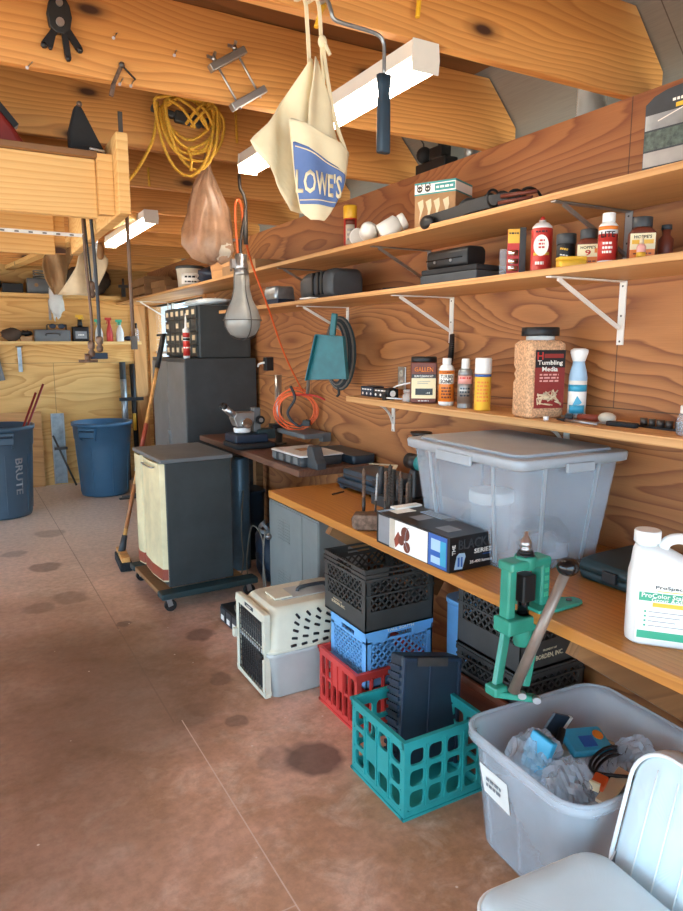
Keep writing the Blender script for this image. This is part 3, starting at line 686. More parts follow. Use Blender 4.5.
def brown_bottle(x, y, label, lab, word, r=.036, h=.09, capm='charcoal', extra=0):
    t = thing('solvent_bottle', label, 'bottle', (x, y, S2), face(x, y, extra))
    b = MB(); loft(b, [(0, r * 1.8, r * 1.5, .012), (.004, r * 2, r * 1.7, .015), (h - .012, r * 2, r * 1.7, .015), (h, r * 1.5, r * 1.5, .02), (h + .006, r * 1.15, r * 1.15, .018)]); b.build('body', 'label_brown', t)
    MB().lathe([(r * .72, h + .004), (r * .75, h + .006), (r * .75, h + .032), (r * .7, h + .034)], 20).build('cap', capm, t)
    yy = -r * .85 - .0008
    flatlab(t, 'label', -r * .92, r * .92, .004, h - .016, yy, 'label_cream'); flatlab(t, 'label_band', -r * .92, r * .92, .004, .034, yy - .0005, lab)
    text(t, 'lettering', word, r * 1.3, .009, (0, yy - .001, h - .026), (0, 0, 0), 'label_black'); return t, yy
t, yy = brown_bottle(1.85, 1.627, "brown bottle with cream and orange label bearing a red 9, behind the yellow box", 'label_orange', "HOPPE'S")
text(t, 'lettering', '9', .018, .018, (0, yy - .001, .047), (0, 0, 0), 'label_red')
flatlab(t, 'label_band', .02, .033, .046, .06, yy - .001, 'label_orange')
text(t, 'lettering', 'GUN BORE CLEANER', .05, .008, (0, yy - .001, .02), (0, 0, 0), 'label_brown')
t, yy = brown_bottle(1.85, 1.425, 'large brown bottle with cream and orange label at the right of the middle shelf', 'label_orange', "HOPPE'S", .038, .097, extra=6)
flatlab(t, 'label_band', -.03, .03, .05, .062, yy - .001, 'label_yellow')
text(t, 'lettering', 'BENCH REST', .05, .008, (0, yy - .001, .022), (0, 0, 0), 'label_brown')
t = thing('small_bottle', 'small dark bottle half hidden behind the large brown bottle', 'bottle', (1.93, 1.40, S2), face(1.93, 1.4))
MB().lathe([(.018, 0), (.022, .003), (.022, .07), (.012, .082), (.013, .1)], 16).build('body', 'label_brown', t); MB().lathe([(.015, .098), (.015, .112)], 14).build('cap', 'charcoal', t)
x, y = 1.85, 1.722
t = bottle('jar', 'black plastic jar with a black lid between the red spray can and the brown bottle', 'jar', x, y, S2, [(.028, 0), (.031, .003), (.031, .085), (.029, .09)], 'black', [(.031, .088), (.033, .09), (.033, .12), (.031, .122)], 'charcoal')
text(t, 'lettering', 'moly', .03, .012, (-.004, 0, .07), (0, .2, 0), 'label_yellow', wrap=.032); text(t, 'lettering', 'TREAT', .03, .008, (-.004, 0, .05), (0, .2, 0), 'white_paper', wrap=.032)
t = thing('yellow_box', 'flat yellow plastic box on the shelf edge below the black jar', 'box', (1.778, 1.63, S2), face(1.8, 1.66, 18))
b = MB(); loft(b, [(0, .085, .045, .006), (.002, .088, .048, .008), (.022, .088, .048, .008)]); b.build('body', 'label_yellow', t)
b = MB(); loft(b, [(.0222, .09, .05, .008), (.031, .09, .05, .008), (.033, .086, .046, .006)]); b.build('lid', 'yellow_cap', t)
x, y = 1.82, 1.525
t = bottle('glue_bottle', 'white bottle with red label reading LITE standing on the middle shelf', 'bottle', x, y, S2,
  [(.026, 0), (.029, .003), (.029, .118), (.02, .128), (.016, .13)], 'white_plastic', [(.018, .129), (.0195, .131), (.0195, .155), (.0175, .157)], 'white_plastic')
band(t, 'label', .0294, 1.3, .012, .092, 'label_red'); band(t, 'label_band', .0296, 1.3, .104, .115, 'label_orange')
text(t, 'lettering', 'LITE', .044, .018, (0, 0, .09), (0, 0, 0), 'label_black', wrap=.0302); text(t, 'lettering', 'LOC\nsealer\nthread', .03, .04, (0, 0, .05), (0, 0, 0), 'white_paper', wrap=.0300)
t = thing('solvent_bottle', 'orange-labelled bottle peeking out behind the white LITE bottle', 'bottle', (1.90, 1.585, S2), face(1.9, 1.58))
MB().lathe([(.024, 0), (.027, .003), (.027, .085), (.015, .1), (.015, .115)], 18).build('body', 'label_orange', t); band(t, 'label', .0275, 1.2, .02, .06, 'label_brown')
t = thing('black_case', 'tall black narrow box right behind the white LITE bottle', 'box', (1.93, 1.50, S2), face(1.9, 1.5))
MB().box(-.02, .02, -.02, .02, 0, .15).build('case', 'navy', t, bev=.002)
x, y = 1.79, 1.378
t = bottle('dropper_bottle', 'small pink dropper bottle with pale cap in front of the large brown bottle', 'bottle', x, y, S2, [(.011, 0), (.013, .002), (.013, .036), (.008, .044)], 'dusty_pink', [(.007, .043), (.006, .058), (.003, .066)], 'paper_tan')
band(t, 'label', .0134, 1.3, .003, .02, 'label_yellow')
# binocular case and flat tin
t = thing('flat_case', 'flat dark metal case lying on the middle shelf under the black case', 'case', (1.85, 2.25, S2), R(-86))
MB().box(-.165, .165, -.1, .1, 0, .035).build('tray', 'charcoal', t, bev=.004); MB().box(-.163, .163, -.098, .098, .036, .058).build('lid', 'black_matte', t, bev=.006)
t = thing('binocular_case', 'black rounded leather case lying on top of the flat dark case', 'case', (1.83, 2.29, S2 + .0585), R(-88))
b = MB(); rs = []
for q in (-.125, -.12, .12, .125):
    k = 1 if abs(q) < .122 else .93; rs.append([(q, p * k, .04 + zz * k) for p, zz in rrect(.1, .078, .022)])
b.rings(rs); b.build('case', 'black', t); MB().box(-.128, .1, -.052, -.05, .036, .04).build('seam', 'black_gloss', t)
for q in (-.07, .03): MB().cyl((q, -.05, .03), (q, -.054, .03), .006, n=10).build('snap', 'steel', t)
t = thing('tool_pliers', 'thin dark tools lying on the shelf left of the flat case', 'pliers', (1.80, 2.66, S2), R(-80))
MB().box(-.12, .1, -.012, .0, 0, .008).bar((-.1, 0, .01), (.1, .03, .01), .012, .008).build('handle', 'black_matte', t)
t = thing('drill_case', 'black rounded drill case lying on the middle shelf, largest thing left of the white brackets', 'case', (1.86, 3.42, S2), R(-88))
b = MB(); rs = []
for q, k in ((-.19, .78), (-.18, .9), (-.12, 1), (.09, 1), (.1, 1.03), (.17, 1.03), (.185, .9)): rs.append([(q, p * k, .075 * k + zz * k) for p, zz in rrect(.2, .148, .045)])
b.rings(rs); b.build('shell', 'charcoal', t)
for q in (-.02, .04, .08): MB().box(q, q + .012, -.108, -.09, .02, .14).build('latch', 'black', t)
MB().box(-.06, .06, -.16, -.11, 0, .006).build('leaflet', 'white_paper', t)
t = thing('foil_roll', 'grey crumpled foil-wrapped block left of the black drill case', 'package', (1.85, 4.08, S2), R(-88))
b = MB(); loft(b, [(.035, .17, .13, .01), (.04, .18, .14, .015), (.07, .175, .135, .02), (.1, .18, .13, .02), (.115, .16, .12, .02)]); b.build('wrap', 'galv', t)
MB().box(-.08, .1, -.06, .06, 0, .035).build('tray', 'navy', t, bev=.004)

# ================================================================ top shelf (z 2.0835)
t = thing('stapler_box', 'grey and black hardware box standing at the right end of the top shelf', 'box', (1.84, 1.335, S1), R(-84))
b = MB(); pr = [(-.075, 0), (.075, 0), (.075, .232), (.03, .232), (-.02, .222), (-.055, .2), (-.075, .175)]
b.prism([(.075, 0), (-.06, 0), (-.06, .19), (-.035, .208), (0, .218), (.075, .225)], -.05, .05, 'y'); b.build('carton', 'charcoal', t)
flatlab(t, 'panel', -.058, .073, .02, .06, -.0502, 'aluminium'); flatlab(t, 'panel', -.058, .073, .12, .16, -.0502, 'galv'); flatlab(t, 'panel', -.058, .06, .065, .115, -.0502, 'speckle')
flatlab(t, 'label_band', .03, .07, .165, .176, -.0506, 'label_yellow'); text(t, 'lettering', 'Stanley', .05, .014, (.045, -.0508, .186), (0, 0, 0), 'white_paper')
flatlab(t, 'label_band', .05, .07, .2, .21, -.0506, 'label_yellow'); MB().bar((-.02, -.0508, .14), (.068, -.0508, .165), .001, .003).build('stripe', 'white_paper', t)
MB().box(.0755, .078, -.048, .048, .004, .22).build('side_panel', 'aluminium', t)
t = thing('utensil_box', 'teal and brown carton with cat face marks standing on the top shelf', 'box', (1.90, 2.47, S1), R(-64)); t.scale = (.95, .95, .98)
b = MB(); b.box(-.10, .10, -.085, .085, 0, .15); b.build('carton', 'kraft', t); MB().box(-.101, .101, -.086, .086, .15, .198).build('top_band', 'white_paper', t)
MB().box(-.1015, .1015, -.0865, .0865, .192, .2).build('edge', 'label_teal', t); MB().box(-.1015, .1015, -.0865, .0865, .149, .155).build('edge', 'label_teal', t)
flatlab(t, 'label_band', .0, .098, .16, .188, -.0868, 'label_teal'); MB().box(-.1025, -.1015, -.02, -.082, .16, .188).build('label_band', 'label_teal', t)
text(t, 'lettering', 'disposable respirator', .08, .016, (.048, -.0874, .174), (0, 0, 0), 'white_paper')
for q in (-.075, -.035):
    b = MB(); b.cyl((q, -.0868, .173), (q, -.088, .173), .014, n=16); b.bar((q - .013, -.0875, .183), (q - .008, -.0875, .195), .004, .003).bar((q + .013, -.0875, .183), (q + .008, -.0875, .195), .004, .003); b.build('cat_mark', 'label_black', t)
    MB().bar((q - .008, -.0886, .174), (q - .002, -.0886, .17), .003, .002, (0, 1, 0)).bar((q + .008, -.0886, .174), (q + .002, -.0886, .17), .003, .002, (0, 1, 0)).build('eye', 'white_paper', t)
for q, s in ((-.07, .9), (-.03, 1.1), (.01, 1), (.055, 1.1)):
    b = MB(); b.prism([(q - .015, .12), (q + .012, .13), (q + .016, .1), (q + .004, .06 / s), (q - .008, .035 * s), (q - .002, .08)], -.0868, -.0855, 'y'); b.build('picture', 'paper_tan', t)
b = MB(); b.prism([(-.05, .1), (.04, .13), (.05, .06), (0, .03), (-.03, .05)], -.1012, -.1002, 'x'); b.build('picture', 'paper_tan', t)
b = MB(); b.cyl((-.1015, .03, .173), (-.1028, .03, .173), .015, n=16); b.build('cat_mark', 'label_black', t)
t = thing('leather_belt', 'coiled black leather belt with holster on the top shelf, right of the teal carton', 'belt', (1.82, 2.12, S1))
b = MB()
def ribbon(b, P, w, th):
    for i in range(len(P) - 1): b.bar(P[i], P[i + 1], th, w, (0, 0, 1))
ribbon(b, spline([(-.07, .25, .02), (-.05, .12, .03), (-.03, 0, .045), (.02, -.12, .05), (.06, -.16, .045), (.08, -.1, .04), (.05, .04, .04), (.02, .12, .04), (.0, .05, .05), (.04, -.06, .055), (.1, -.1, .05)]), .045, .005)
b.build('belt', 'black', t)
MB().sphere((-.085, .24, .01), .042, 14, 9, sc=(.5, 1, .7)).build('pouch', 'black', t); MB().sphere((.02, .1, .055), .05, 14, 9, sc=(.9, 1, .75)).build('holster', 'black_matte', t)
b = MB(); b.tube([(-.02 + .03 * math.cos(a), -.08 + .0 * a, .055 + .03 * math.sin(a)) for a in [i * PI / 8 for i in range(16)]], .005, 6, closed=True); b.build('ring', 'black', t)
for k in range(4): MB().tube([(.02 + .02 * k + (.035 + .006 * k) * math.cos(a), -.02 - .05 * k, .05 + .035 * math.sin(a)) for a in [i * PI / 8 for i in range(16)]], .0055, 6, closed=True).build('strap_loop', 'black_matte', t)
MB().cyl((0, -.1, .06), (.05, -.23, .06), .008, n=8).cyl((-.03, -.12, .03), (.02, -.24, .035), .007, n=8).build('strap_end', 'label_brown', t)
x, y = 1.86, 3.2
t = bottle('spray_can', 'red spray can with bright yellow cap standing on the top shelf', 'spray can', x, y, S1, [(.033, 0), (.036, .003), (.036, .007), (.034, .009), (.034, .16), (.031, .168)], 'label_red', [(.034, .162), (.036, .165), (.036, .222), (.033, .228)], 'yellow_cap')
band(t, 'label', .0345, .75, .03, .155, 'putty'); band(t, 'label_band', .0349, .75, .13, .155, 'label_brown'); text(t, 'lettering', 'spray foam\ninsulation\nfills gaps', .03, .07, (0, 0, .08), (0, 0, 0), 'print_grey', wrap=.0352)
def cup(x, y, z, rot, label, s=1):
    t = thing('respirator_mask', label, 'dust mask', (x, y, z), rot=rot)
    b = MB(); b.lathe([(.04 * s, 0), (.043 * s, .002), (.042 * s, .02), (.036 * s, .06 * s), (.026 * s, .08 * s), (.01, .088 * s)], 20); b.build('shell', 'milky', t)
    b = MB(); b.tube([(.042 * s * math.cos(a), .042 * s * math.sin(a), .003) for a in [i * PI / 10 for i in range(20)]], .003, 6, closed=True); b.build('rim', 'white_plastic', t)
cup(1.80, 3.02, S1 + .044, (R(75), 0, R(160)), 'white dust mask cup lying on the top shelf nearest the yellow-capped can', .95)
cup(1.79, 2.90, S1 + .049, (R(88), 0, R(-35)), 'white open plastic cup lying on its side, middle of the three white cups', 1.05)
t = thing('plastic_jar', 'large milky white jar lying tilted beside the teal carton on the top shelf', 'jar', (1.84, 2.78, S1 + .055), rot=(R(60), R(10), R(50)))
b = MB(); loft(b, [(-.06, .075, .075, .02), (-.055, .085, .085, .022), (.03, .085, .085, .022), (.045, .06, .06, .028)]); b.build('body', 'milky', t); MB().lathe([(.036, .045), (.038, .048), (.038, .072), (.035, .075)], 20).build('lid', 'white_plastic', t)
# far part of top shelf
t = thing('flat_carton', 'flat brown cardboard box lying on the top shelf behind the caged lamp', 'box', (1.91, 4.55, S1), R(-90))
MB().box(-.32, .30, -.15, .15, 0, .07).build('carton', 'kraft', t, bev=.002); text(t, 'lettering', 'GARAGE KIT', .22, .03, (-.05, -.151, .035), (0, 0, 0), 'brown_dark')
t = thing('spackle_bucket', 'white plastic bucket with dark lid at the far part of the top shelf', 'bucket', (1.86, 5.95, S1), face(1.86, 5.95))
MB().lathe([(.098, 0), (.105, .004), (.118, .15), (.122, .152), (.122, .165)], 28).build('pail', 'putty', t); MB().lathe([(.124, .16), (.127, .162), (.127, .18), (.12, .184)], 28).build('lid', 'charcoal', t)
band(t, 'label', .117, .7, .03, .12, 'white_paper'); text(t, 'lettering', 'JOINT', .1, .03, (0, 0, .09), (0, 0, 0), 'label_black', wrap=.12); text(t, 'lettering', 'compound', .1, .022, (0, 0, .05), (0, 0, 0), 'label_black', wrap=.12)
t = thing('dark_bag', 'dark blue crumpled bag lying right of the white bucket on the top shelf', 'bag', (1.90, 5.40, S1 + .07))
crumple(MB(), (0, 0, 0), .11, (1.2, 2.2, .62), .18, 9, 20, 12).build('bag', 'navy', t)
t = thing('lumber_offcut', 'pale wooden board end lying on the top shelf under the hanging bag', 'board', (1.80, 4.98, S1), R(-80))
MB().bar((-.15, 0, .05), (.12, .03, .1), .02, .11, (0, 0, 1)).build('board', 'fir', t)
for k, (yy, zz, ll, lb) in enumerate(((6.7, .0, .5, 'short wood block left of the white bucket, lower one of the pile'), (6.75, .062, .4, 'short wood block left of the white bucket, upper one of the pile'))):
    t = thing('wood_block', lb, 'wood block', (1.88, yy, S1 + zz), R(4 * k)); MB().box(-.1, .1, -ll / 2, ll / 2, 0, .06).build('block', 'oldwood', t, bev=.003)
t = thing('wooden_crate', 'open slatted wooden crate at the far end of the top shelf', 'crate', (1.88, 7.4, S1))
b = MB(); b.box(-.13, .13, -.3, .3, 0, .015)
for yy in (-.29, 0, .29): b.box(-.13, .13, yy - .012, yy + .012, .015, .2)
for zz in (.03, .12): b.box(-.14, -.128, -.3, .3, zz, zz + .07); b.box(.128, .14, -.3, .3, zz, zz + .07)
b.build('crate', 'oldwood', t)
# things on the top plate ledge
t = thing('glass_vase', 'clear glass jar with dark contents up on the wall plate between the joists', 'jar', (2.17, 1.93, 2.4405))
MB().lathe([(.05, 0), (.055, .004), (.055, .17), (.045, .19), (.045, .2)], 22).build('jar', 'clear_plastic', t); crumple(MB(), (0, 0, .05), .045, (1, 1, .9), .15, 3).build('contents', 'black', t)
t = thing('dark_gadget', 'dark machine part up on the wall plate above the teal carton', 'machine part', (2.15, 2.86, 2.4405))
MB().box(-.04, .04, -.12, .12, 0, .05).box(-.03, .03, -.08, .02, .05, .11).build('body', 'black', t, bev=.006); MB().sphere((0, .1, .10), .04, 12, 8).build('knob', 'black_matte', t); MB().sphere((0, -.06, .12), .03, 12, 8).build('knob', 'black_matte', t); MB().tube([(0, .1, .08), (.01, .12, .16), (-.01, .14, .2)], .004, 6).build('wire', 'dark_cord', t)
t = thing('metal_can', 'silver can up on the wall plate right of the dark machine part', 'can', (2.17, 2.62, 2.4405)); MB().cyl((0, 0, 0), (0, 0, .09), .03).build('can', 'galv', t)
t = thing('metal_can', 'narrow silver tube up on the wall plate nearest the joist end', 'can', (2.17, 2.53, 2.4405)); MB().cyl((0, 0, 0), (0, 0, .07), .02).build('can', 'aluminium', t)
# ================================================================ workbench top (z .85)
B1 = .8505
# flashlight box
t = thing('flashlight_box', 'black retail box with colour photos lying at the bench front, printed THE BLACK SERIES', 'box', (1.478, 1.94, B1), R(1))
MB().box(-.1, .1, -.218, .218, 0, .122).build('carton', 'label_black', t, bev=.0015)
def sidep(name, y0, y1, z0, z1, m, e=0): return MB().box(-.1008 - e, -.1002, y0, y1, z0, z1).build(name, m, t)
sidep('photo_panel', .13, .205, .008, .112, 'print_grey'); sidep('photo_panel', -.1, .13, .004, .114, 'white_paper'); sidep('photo_panel', -.205, -.105, .004, .116, 'label_blue')
sidep('photo_panel', .095, .128, .004, .114, 'putty', .0004)
for yy, zz, r in ((.03, .075, .026), (.02, .028, .02), (.055, .045, .018)):
    b = MB(); b.cyl((-.1018, yy, zz), (-.1008, yy, zz), r, n=18); b.build('photo_figure', 'label_brown' if r < .022 or zz > .07 else 'skin_print', t)
b = MB(); b.prism([(.09, .01), (.05, .05), (.075, .075), (.1, .04)], -.1014, -.1008, 'x'); b.build('photo_figure', 'brick_red', t)
b = MB(); b.tube([(-.1012, -.02 + .05 * math.cos(a), .06 + .055 * math.sin(a)) for a in [-.9 + i * .15 for i in range(13)]], .0015, 5); b.build('photo_line', 'print_grey', t)
for z0, z1, m in ((.06, .1, 'light_blue'), (.015, .04, 'light_blue')): sidep('photo_panel', -.17, -.12, z0, z1, m, .0005)
sidep('photo_panel', -.2, -.17, .015, .1, 'aqua', .0003)
for y0, y1, x0, x1, m in ((.14, .2, -.06, .03, 'white_paper'), (.02, .08, -.05, .02, 'print_grey'), (-.01, .12, .03, .08, 'light_blue'), (-.16, -.09, -.06, .0, 'print_grey')):
    MB().box(x0, x1, y0, y1, .1222, .1228).build('top_panel', m, t)
for k in range(4): MB().box(.034 + .012 * k, .04 + .012 * k, -.05, .11, .123, .1236).build('top_print', 'print_grey', t)
MB().box(-.1, .1, .195, .2175, .1222, .1228).build('flap_edge', 'light_blue', t); MB().box(-.03, .095, .19, .23, .1232, .1295).build('leaflet', 'white_paper', t)
yy = -.2192
text(t, 'lettering', 'THE', .034, .014, (-.083, yy, .078), (0, R(-90), 0), 'white_paper'); text(t, 'lettering', 'BLACK', .125, .034, (.0, yy, .092), (0, 0, 0), 'charcoal')
text(t, 'lettering', 'SERIES', .078, .016, (.045, yy, .062), (0, 0, 0), 'white_paper'); text(t, 'lettering', '35-400 lumens', .1, .011, (.038, yy, .026), (0, 0, 0), 'white_paper'); text(t, 'lettering', 'LED', .03, .006, (.06, yy, .047), (0, 0, 0), 'label_blue')
b = MB(); b.prism([(-.08, .01), (-.045, .008), (-.032, .05), (-.036, .062), (-.06, .064), (-.07, .055)], yy - .0004, yy + .0004, 'y'); b.build('photo_panel', 'light_blue', t)
MB().box(-.066, -.058, yy - .001, yy, .018, .05).box(-.052, -.045, yy - .001, yy, .016, .05).build('photo_figure', 'label_blue', t)
# steel round and drill bits
t = thing('steel_block', 'short thick worn steel bar lying left of the black retail box', 'steel bar', (1.445, 2.33, B1 + .0385), R(-38))
b = MB(); b.prism([(-.065, -.025), (-.05, -.038), (.05, -.038), (.065, -.025), (.068, .01), (.058, .028), (-.058, .028), (-.068, .01)], -.035, .035, 'y'); b.build('bar', 'rusty', t, bev=.006, seg=3)
t = thing('drill_stand', 'low metal stand holding the upright drill bits behind the black retail box', 'stand', (1.53, 2.38, B1))
MB().box(-.055, .095, -.16, .11, 0, .03).build('block', 'dark_steel', t, bev=.004)
def drill(r, L):
    b = MB(); n = 60; rs = []
    for i in range(n + 1):
        z = L * .35 + L * .65 * i / n; a = i / n * 9 * PI; k = 1 if i < n - 4 else (n - i) / 5 + .1
        rs.append([(r * k * (1 if j % 4 else .55) * math.cos(a + 2 * PI * j / 8), r * k * (1 if j % 4 else .55) * math.sin(a + 2 * PI * j / 8), z) for j in range(8)])
    b.rings(rs, 0, False); return b
def drillbit(x, y, r, L, m, tilt=(0, 0)):
    t = thing('drill_bit', 'large twist drill bit standing upright behind the black retail box', 'drill bit', (x, y, B1 + .0305), rot=(tilt[0], tilt[1], random.random() * 3), group='upright drill bits on the workbench')
    r *= .78; drill(r, L).build('flutes', m, t); MB().cyl((0, 0, 0), (0, 0, L * .36), r * .82, n=12).build('shank', 'dark_steel', t)
for x, y, r, L, m, tl in ((1.50, 2.46, .011, .20, 'rusty', (0, 0)), (1.52, 2.40, .007, .185, 'steel', (.03, .1)), (1.545, 2.36, .011, .2, 'rusty', (0, .02)), (1.535, 2.33, .006, .15, 'dark_steel', (.02, .05)),
                          (1.59, 2.37, .013, .19, 'dark_steel', (0, 0)), (1.60, 2.33, .012, .2, 'rusty', (0, 0)), (1.58, 2.29, .011, .18, 'dark_steel', (0, 0)), (1.60, 2.26, .013, .2, 'dark_steel', (0, 0)),
                          (1.57, 2.235, .010, .17, 'rusty', (0, 0)), (1.615, 2.43, .013, .21, 'dark_steel', (0, 0))):
    drillbit(x, y, r, L, m, tl)
# teal capped bottle and black tool behind
t = thing('impact_driver', 'black cordless tool with teal collar standing beside the clear tote', 'power tool', (1.80, 2.50, B1))
MB().box(-.05, .05, -.045, .045, 0, .06).build('battery', 'black', t, bev=.006); MB().box(-.022, .022, -.025, .025, .06, .19).build('grip', 'charcoal', t, bev=.01)
MB().cyl((0, .05, .225), (0, -.03, .225), .036, n=16).build('motor', 'black', t); MB().cyl((0, -.03, .225), (0, -.06, .225), .036, .034, n=16).build('collar', 'label_teal', t); MB().cyl((0, -.06, .225), (0, -.085, .225), .018, n=12).build('chuck', 'dark_steel', t)
t = thing('funnel', 'black funnel-topped can between the drill bits and the clear tote', 'can', (1.90, 2.60, B1))
MB().lathe([(.04, 0), (.042, .003), (.042, .2), (.02, .24), (.018, .3)], 18).build('body', 'navy', t); MB().lathe([(.018, .3), (.05, .335), (.052, .345), (.048, .345)], 18).build('cone', 'black', t)
t = thing('tool_holder', 'dark rack of small parts behind the drill bits', 'rack', (1.74, 2.62, B1)); b = MB(); b.box(-.04, .04, -.1, .1, 0, .05)
for k in range(4): b.cyl((0, -.075 + k * .05, .05), (0, -.075 + k * .05, .15 + .03 * (k % 2)), .014, n=10)
b.build('rack', 'charcoal', t)
# tote
t = thing('storage_tote', 'large clear storage tote with grey lid standing on the workbench against the wall', 'storage tote', (1.755, 1.85, B1), R(-2))
b = MB(); TH = .395
def shellbox(b, secs, th=.004):
    rs = [[(a, c, z) for a, c in rrect(w, d, r, 5)] for z, w, d, r in secs]; 
    b.rings(rs, 0, True, False); b.add(rs[0], [tuple(range(len(rs[0])))[::-1]])
shellbox(b, [(.002, .37, .52, .03), (.02, .38, .53, .035), (.2, .42, .57, .035), (TH - .03, .46, .60, .035)]); b.build('body', 'tote_plastic', t, solid=.003)
b = MB()
for sy in (-1, 1):
    for x in (-.12, .12): b.bar((x * .9, sy * .284, .02), (x, sy * .317, TH - .03), .012, .006, (0, 1, 0)) if 0 else MB().bar((x * .8, sy * .268, .02), (x, sy * .303, TH - .03), .012, .006, (0, 1, 0)).build('rib', 'tote_lid', t)
for y in (-.18, .18): MB().bar((-.192, y * .9, .02), (-.232, y, TH - .03), .012, .006, (1, 0, 0)).build('rib', 'tote_lid', t)
b = MB(); loft(b, [(TH - .035, .485, .63, .04), (TH - .03, .505, .655, .045), (TH - .006, .51, .66, .045), (TH, .50, .65, .04)]); 
b.build('lid', 'tote_lid', t)
b = MB(); loft(b, [(TH + .0005, .44, .57, .04), (TH + .010, .43, .56, .04)]); b.build('lid_panel', 'tote_lid', t)
MB().box(-.262, -.252, -.1, .1, TH - .05, TH - .015).build('latch', 'tote_lid', t, bev=.003); MB().box(-.06, .06, -.342, -.330, TH - .05, TH - .02).build('latch', 'tote_lid', t, bev=.003)
tin = thing('glass_container', 'jar with white lid standing inside the clear tote', 'jar', (1.69, 1.87, B1 + .006))
MB().lathe([(.07, 0), (.075, .004), (.075, .17), (.065, .18)], 24).build('jar', 'clear_bag', tin); MB().lathe([(.078, .175), (.082, .178), (.082, .215), (.078, .219)], 24).build('lid', 'white_plastic', tin)
crumple(MB(), (0, 0, .085), .068, (1, 1, 1.15), .12, 5).build('contents', 'print_grey', tin)
for k, (x, y, r, s, lb) in enumerate(((1.74, 1.66, .085, 11, 'clear crumpled bag inside the tote nearest its front corner'), (1.89, 1.80, .09, 12, 'dark bundle of parts inside the tote by its right end'), (1.80, 2.04, .085, 13, 'crumpled bag inside the tote by its far end'))):
    t = thing('parts_bag', lb, 'bag', (x, y, B1 + .006 + r * .6)); crumple(MB(), (0, 0, 0), r, (1.0, 1.15, .6), .15, s, 18, 12).build('bag', ('clear_bag', 'charcoal', 'print_grey')[k], t)
# hidden dark tote lid behind, seen as a dark green rim
# reloading press
t = thing('reloading_press', 'green cast reloading press with black ball lever bolted to the workbench edge', 'press', (1.425, 1.365, B1), R(0)); t.scale = (.95, .95, .80)
g = 'green_cast'
b = MB(); b.prism([(-.045, -.05), (.02, -.065), (.09, -.062)] + [(.115 + .03 * math.cos(a * PI / 6 - PI / 2), -.032 + .03 * math.sin(a * PI / 6 - PI / 2)) for a in range(7)] + [(.06, .04), (.02, .06), (-.045, .065)], 0, .014, 'z'); b.build('base_flange', g, t, bev=.004)
b = MB()
lc, rc = (-.105, .02), (.012, .005)   # columns (x,y)
b.box(lc[0] - .016, lc[0] + .016, lc[1] - .02, lc[1] + .02, -.075, .17); b.build('column', g, t, bev=.006)
MB().box(rc[0] - .018, rc[0] + .016, rc[1] - .024, rc[1] + .024, 0, .17).build('column', g, t, bev=.006)
MB().box(lc[0] - .024, rc[0] + .022, -.018, .045, .155, .19).cyl((-.047, .013, .15), (-.047, .013, .2), .034, n=20).build('top_arch', g, t, bev=.008)
MB().box(lc[0] - .028, rc[0] + .01, -.022, .05, -.075, -.02).cyl((-.047, .013, -.14), (-.047, .013, -.02), .026, .032, n=20).build('lower_boss', g, t, bev=.006)
MB().cyl((-.047, .013, -.02), (-.047, .013, .07), .018, n=18).build('ram', 'black_gloss', t)
MB().box(-.07, -.02, -.01, .035, .03, .13).build('shell_holder', 'black', t, bev=.005)
MB().cyl((-.047, .013, .198), (-.047, .013, .206), .03, n=6).cyl((-.047, .013, .206), (-.047, .013, .216), .022, n=20, mi=0).build('lock_ring', 'black', t)
MB().lathe([(.016, .214), (.016, .228), (.013, .23), (.017, .234), (.017, .25), (.012, .253), (.012, .262), (.006, .266), (.005, .285)], 16, x=-.047, y=.013).build('die', 'steel', t)
rl = MB()
for k in range(4): rl.box(rc[0] - .008, rc[0] + .006, rc[1] - .0265, rc[1] - .0235, .045 + .03 * k, .062 + .03 * k)
rl.build('raised_letters', 'label_green', t)
b = MB()
for sx, y0 in ((-1, .03), (1, -.005)):
    b.bar((lc[0] + .01 if sx < 0 else -.005, y0, -.06), (-.155 if sx < 0 else -.075, y0 - .03, -.265), .018, .028, (1, 0, 0))
b.build('toggle_link', g, t, bev=.003)
MB().box(-.185, -.135, -.03, .02, -.285, -.25).bar((-.18, -.01, -.272), (-.045, -.055, -.312), .03, .024).build('toggle_block', g, t, bev=.006)
for p in ((-.105, -.055, -.275), (-.06, -.07, -.298)): MB().cyl(p, (p[0] - .012, p[1] - .014, p[2]), .012, n=14).build('bolt', 'steel', t)
a, e = Vector((-.135, -.05, -.26)), Vector((-.066, -.16, .20))
MB().cyl(a, e, .0165, .0145, n=16).build('lever', 'lever_steel', t); MB().sphere(tuple(e + (e - a).normalized() * .02), .031, 24, 14).build('lever_ball', 'black_gloss', t)
MB().cyl((-.02, -.075, -.045), (-.02, -.06, -.045), .012, n=12).cyl((.02, .0, -.09), (.02, 0, -.02), .004, n=8).build('bolt', 'steel', t)
MB().cyl((.1, -.03, .014), (.1, -.03, .02), .01, n=6).build('bolt', 'dark_steel', t)
# gun case
t = thing('hard_case', 'flat dark green hard plastic case lying behind the white jug', 'case', (1.90, 1.22, B1), R(2))
b = MB(); loft(b, [(0, .30, .56, .04), (.004, .32, .58, .05), (.032, .33, .59, .05)]); b.build('base', 'dark_green', t); b = MB(); loft(b, [(.034, .33, .59, .05), (.056, .32, .58, .05), (.066, .29, .55, .05)]); b.build('lid', 'dark_green', t)
for y in (-.15, .15): MB().box(-.175, -.16, y - .025, y + .025, .018, .052).build('latch', 'black', t, bev=.003)
b = MB(); b.tube(spline([(-.165, -.06, .03), (-.2, -.05, .03), (-.2, .05, .03), (-.165, .06, .03)]), .008); b.build('handle', 'black', t)
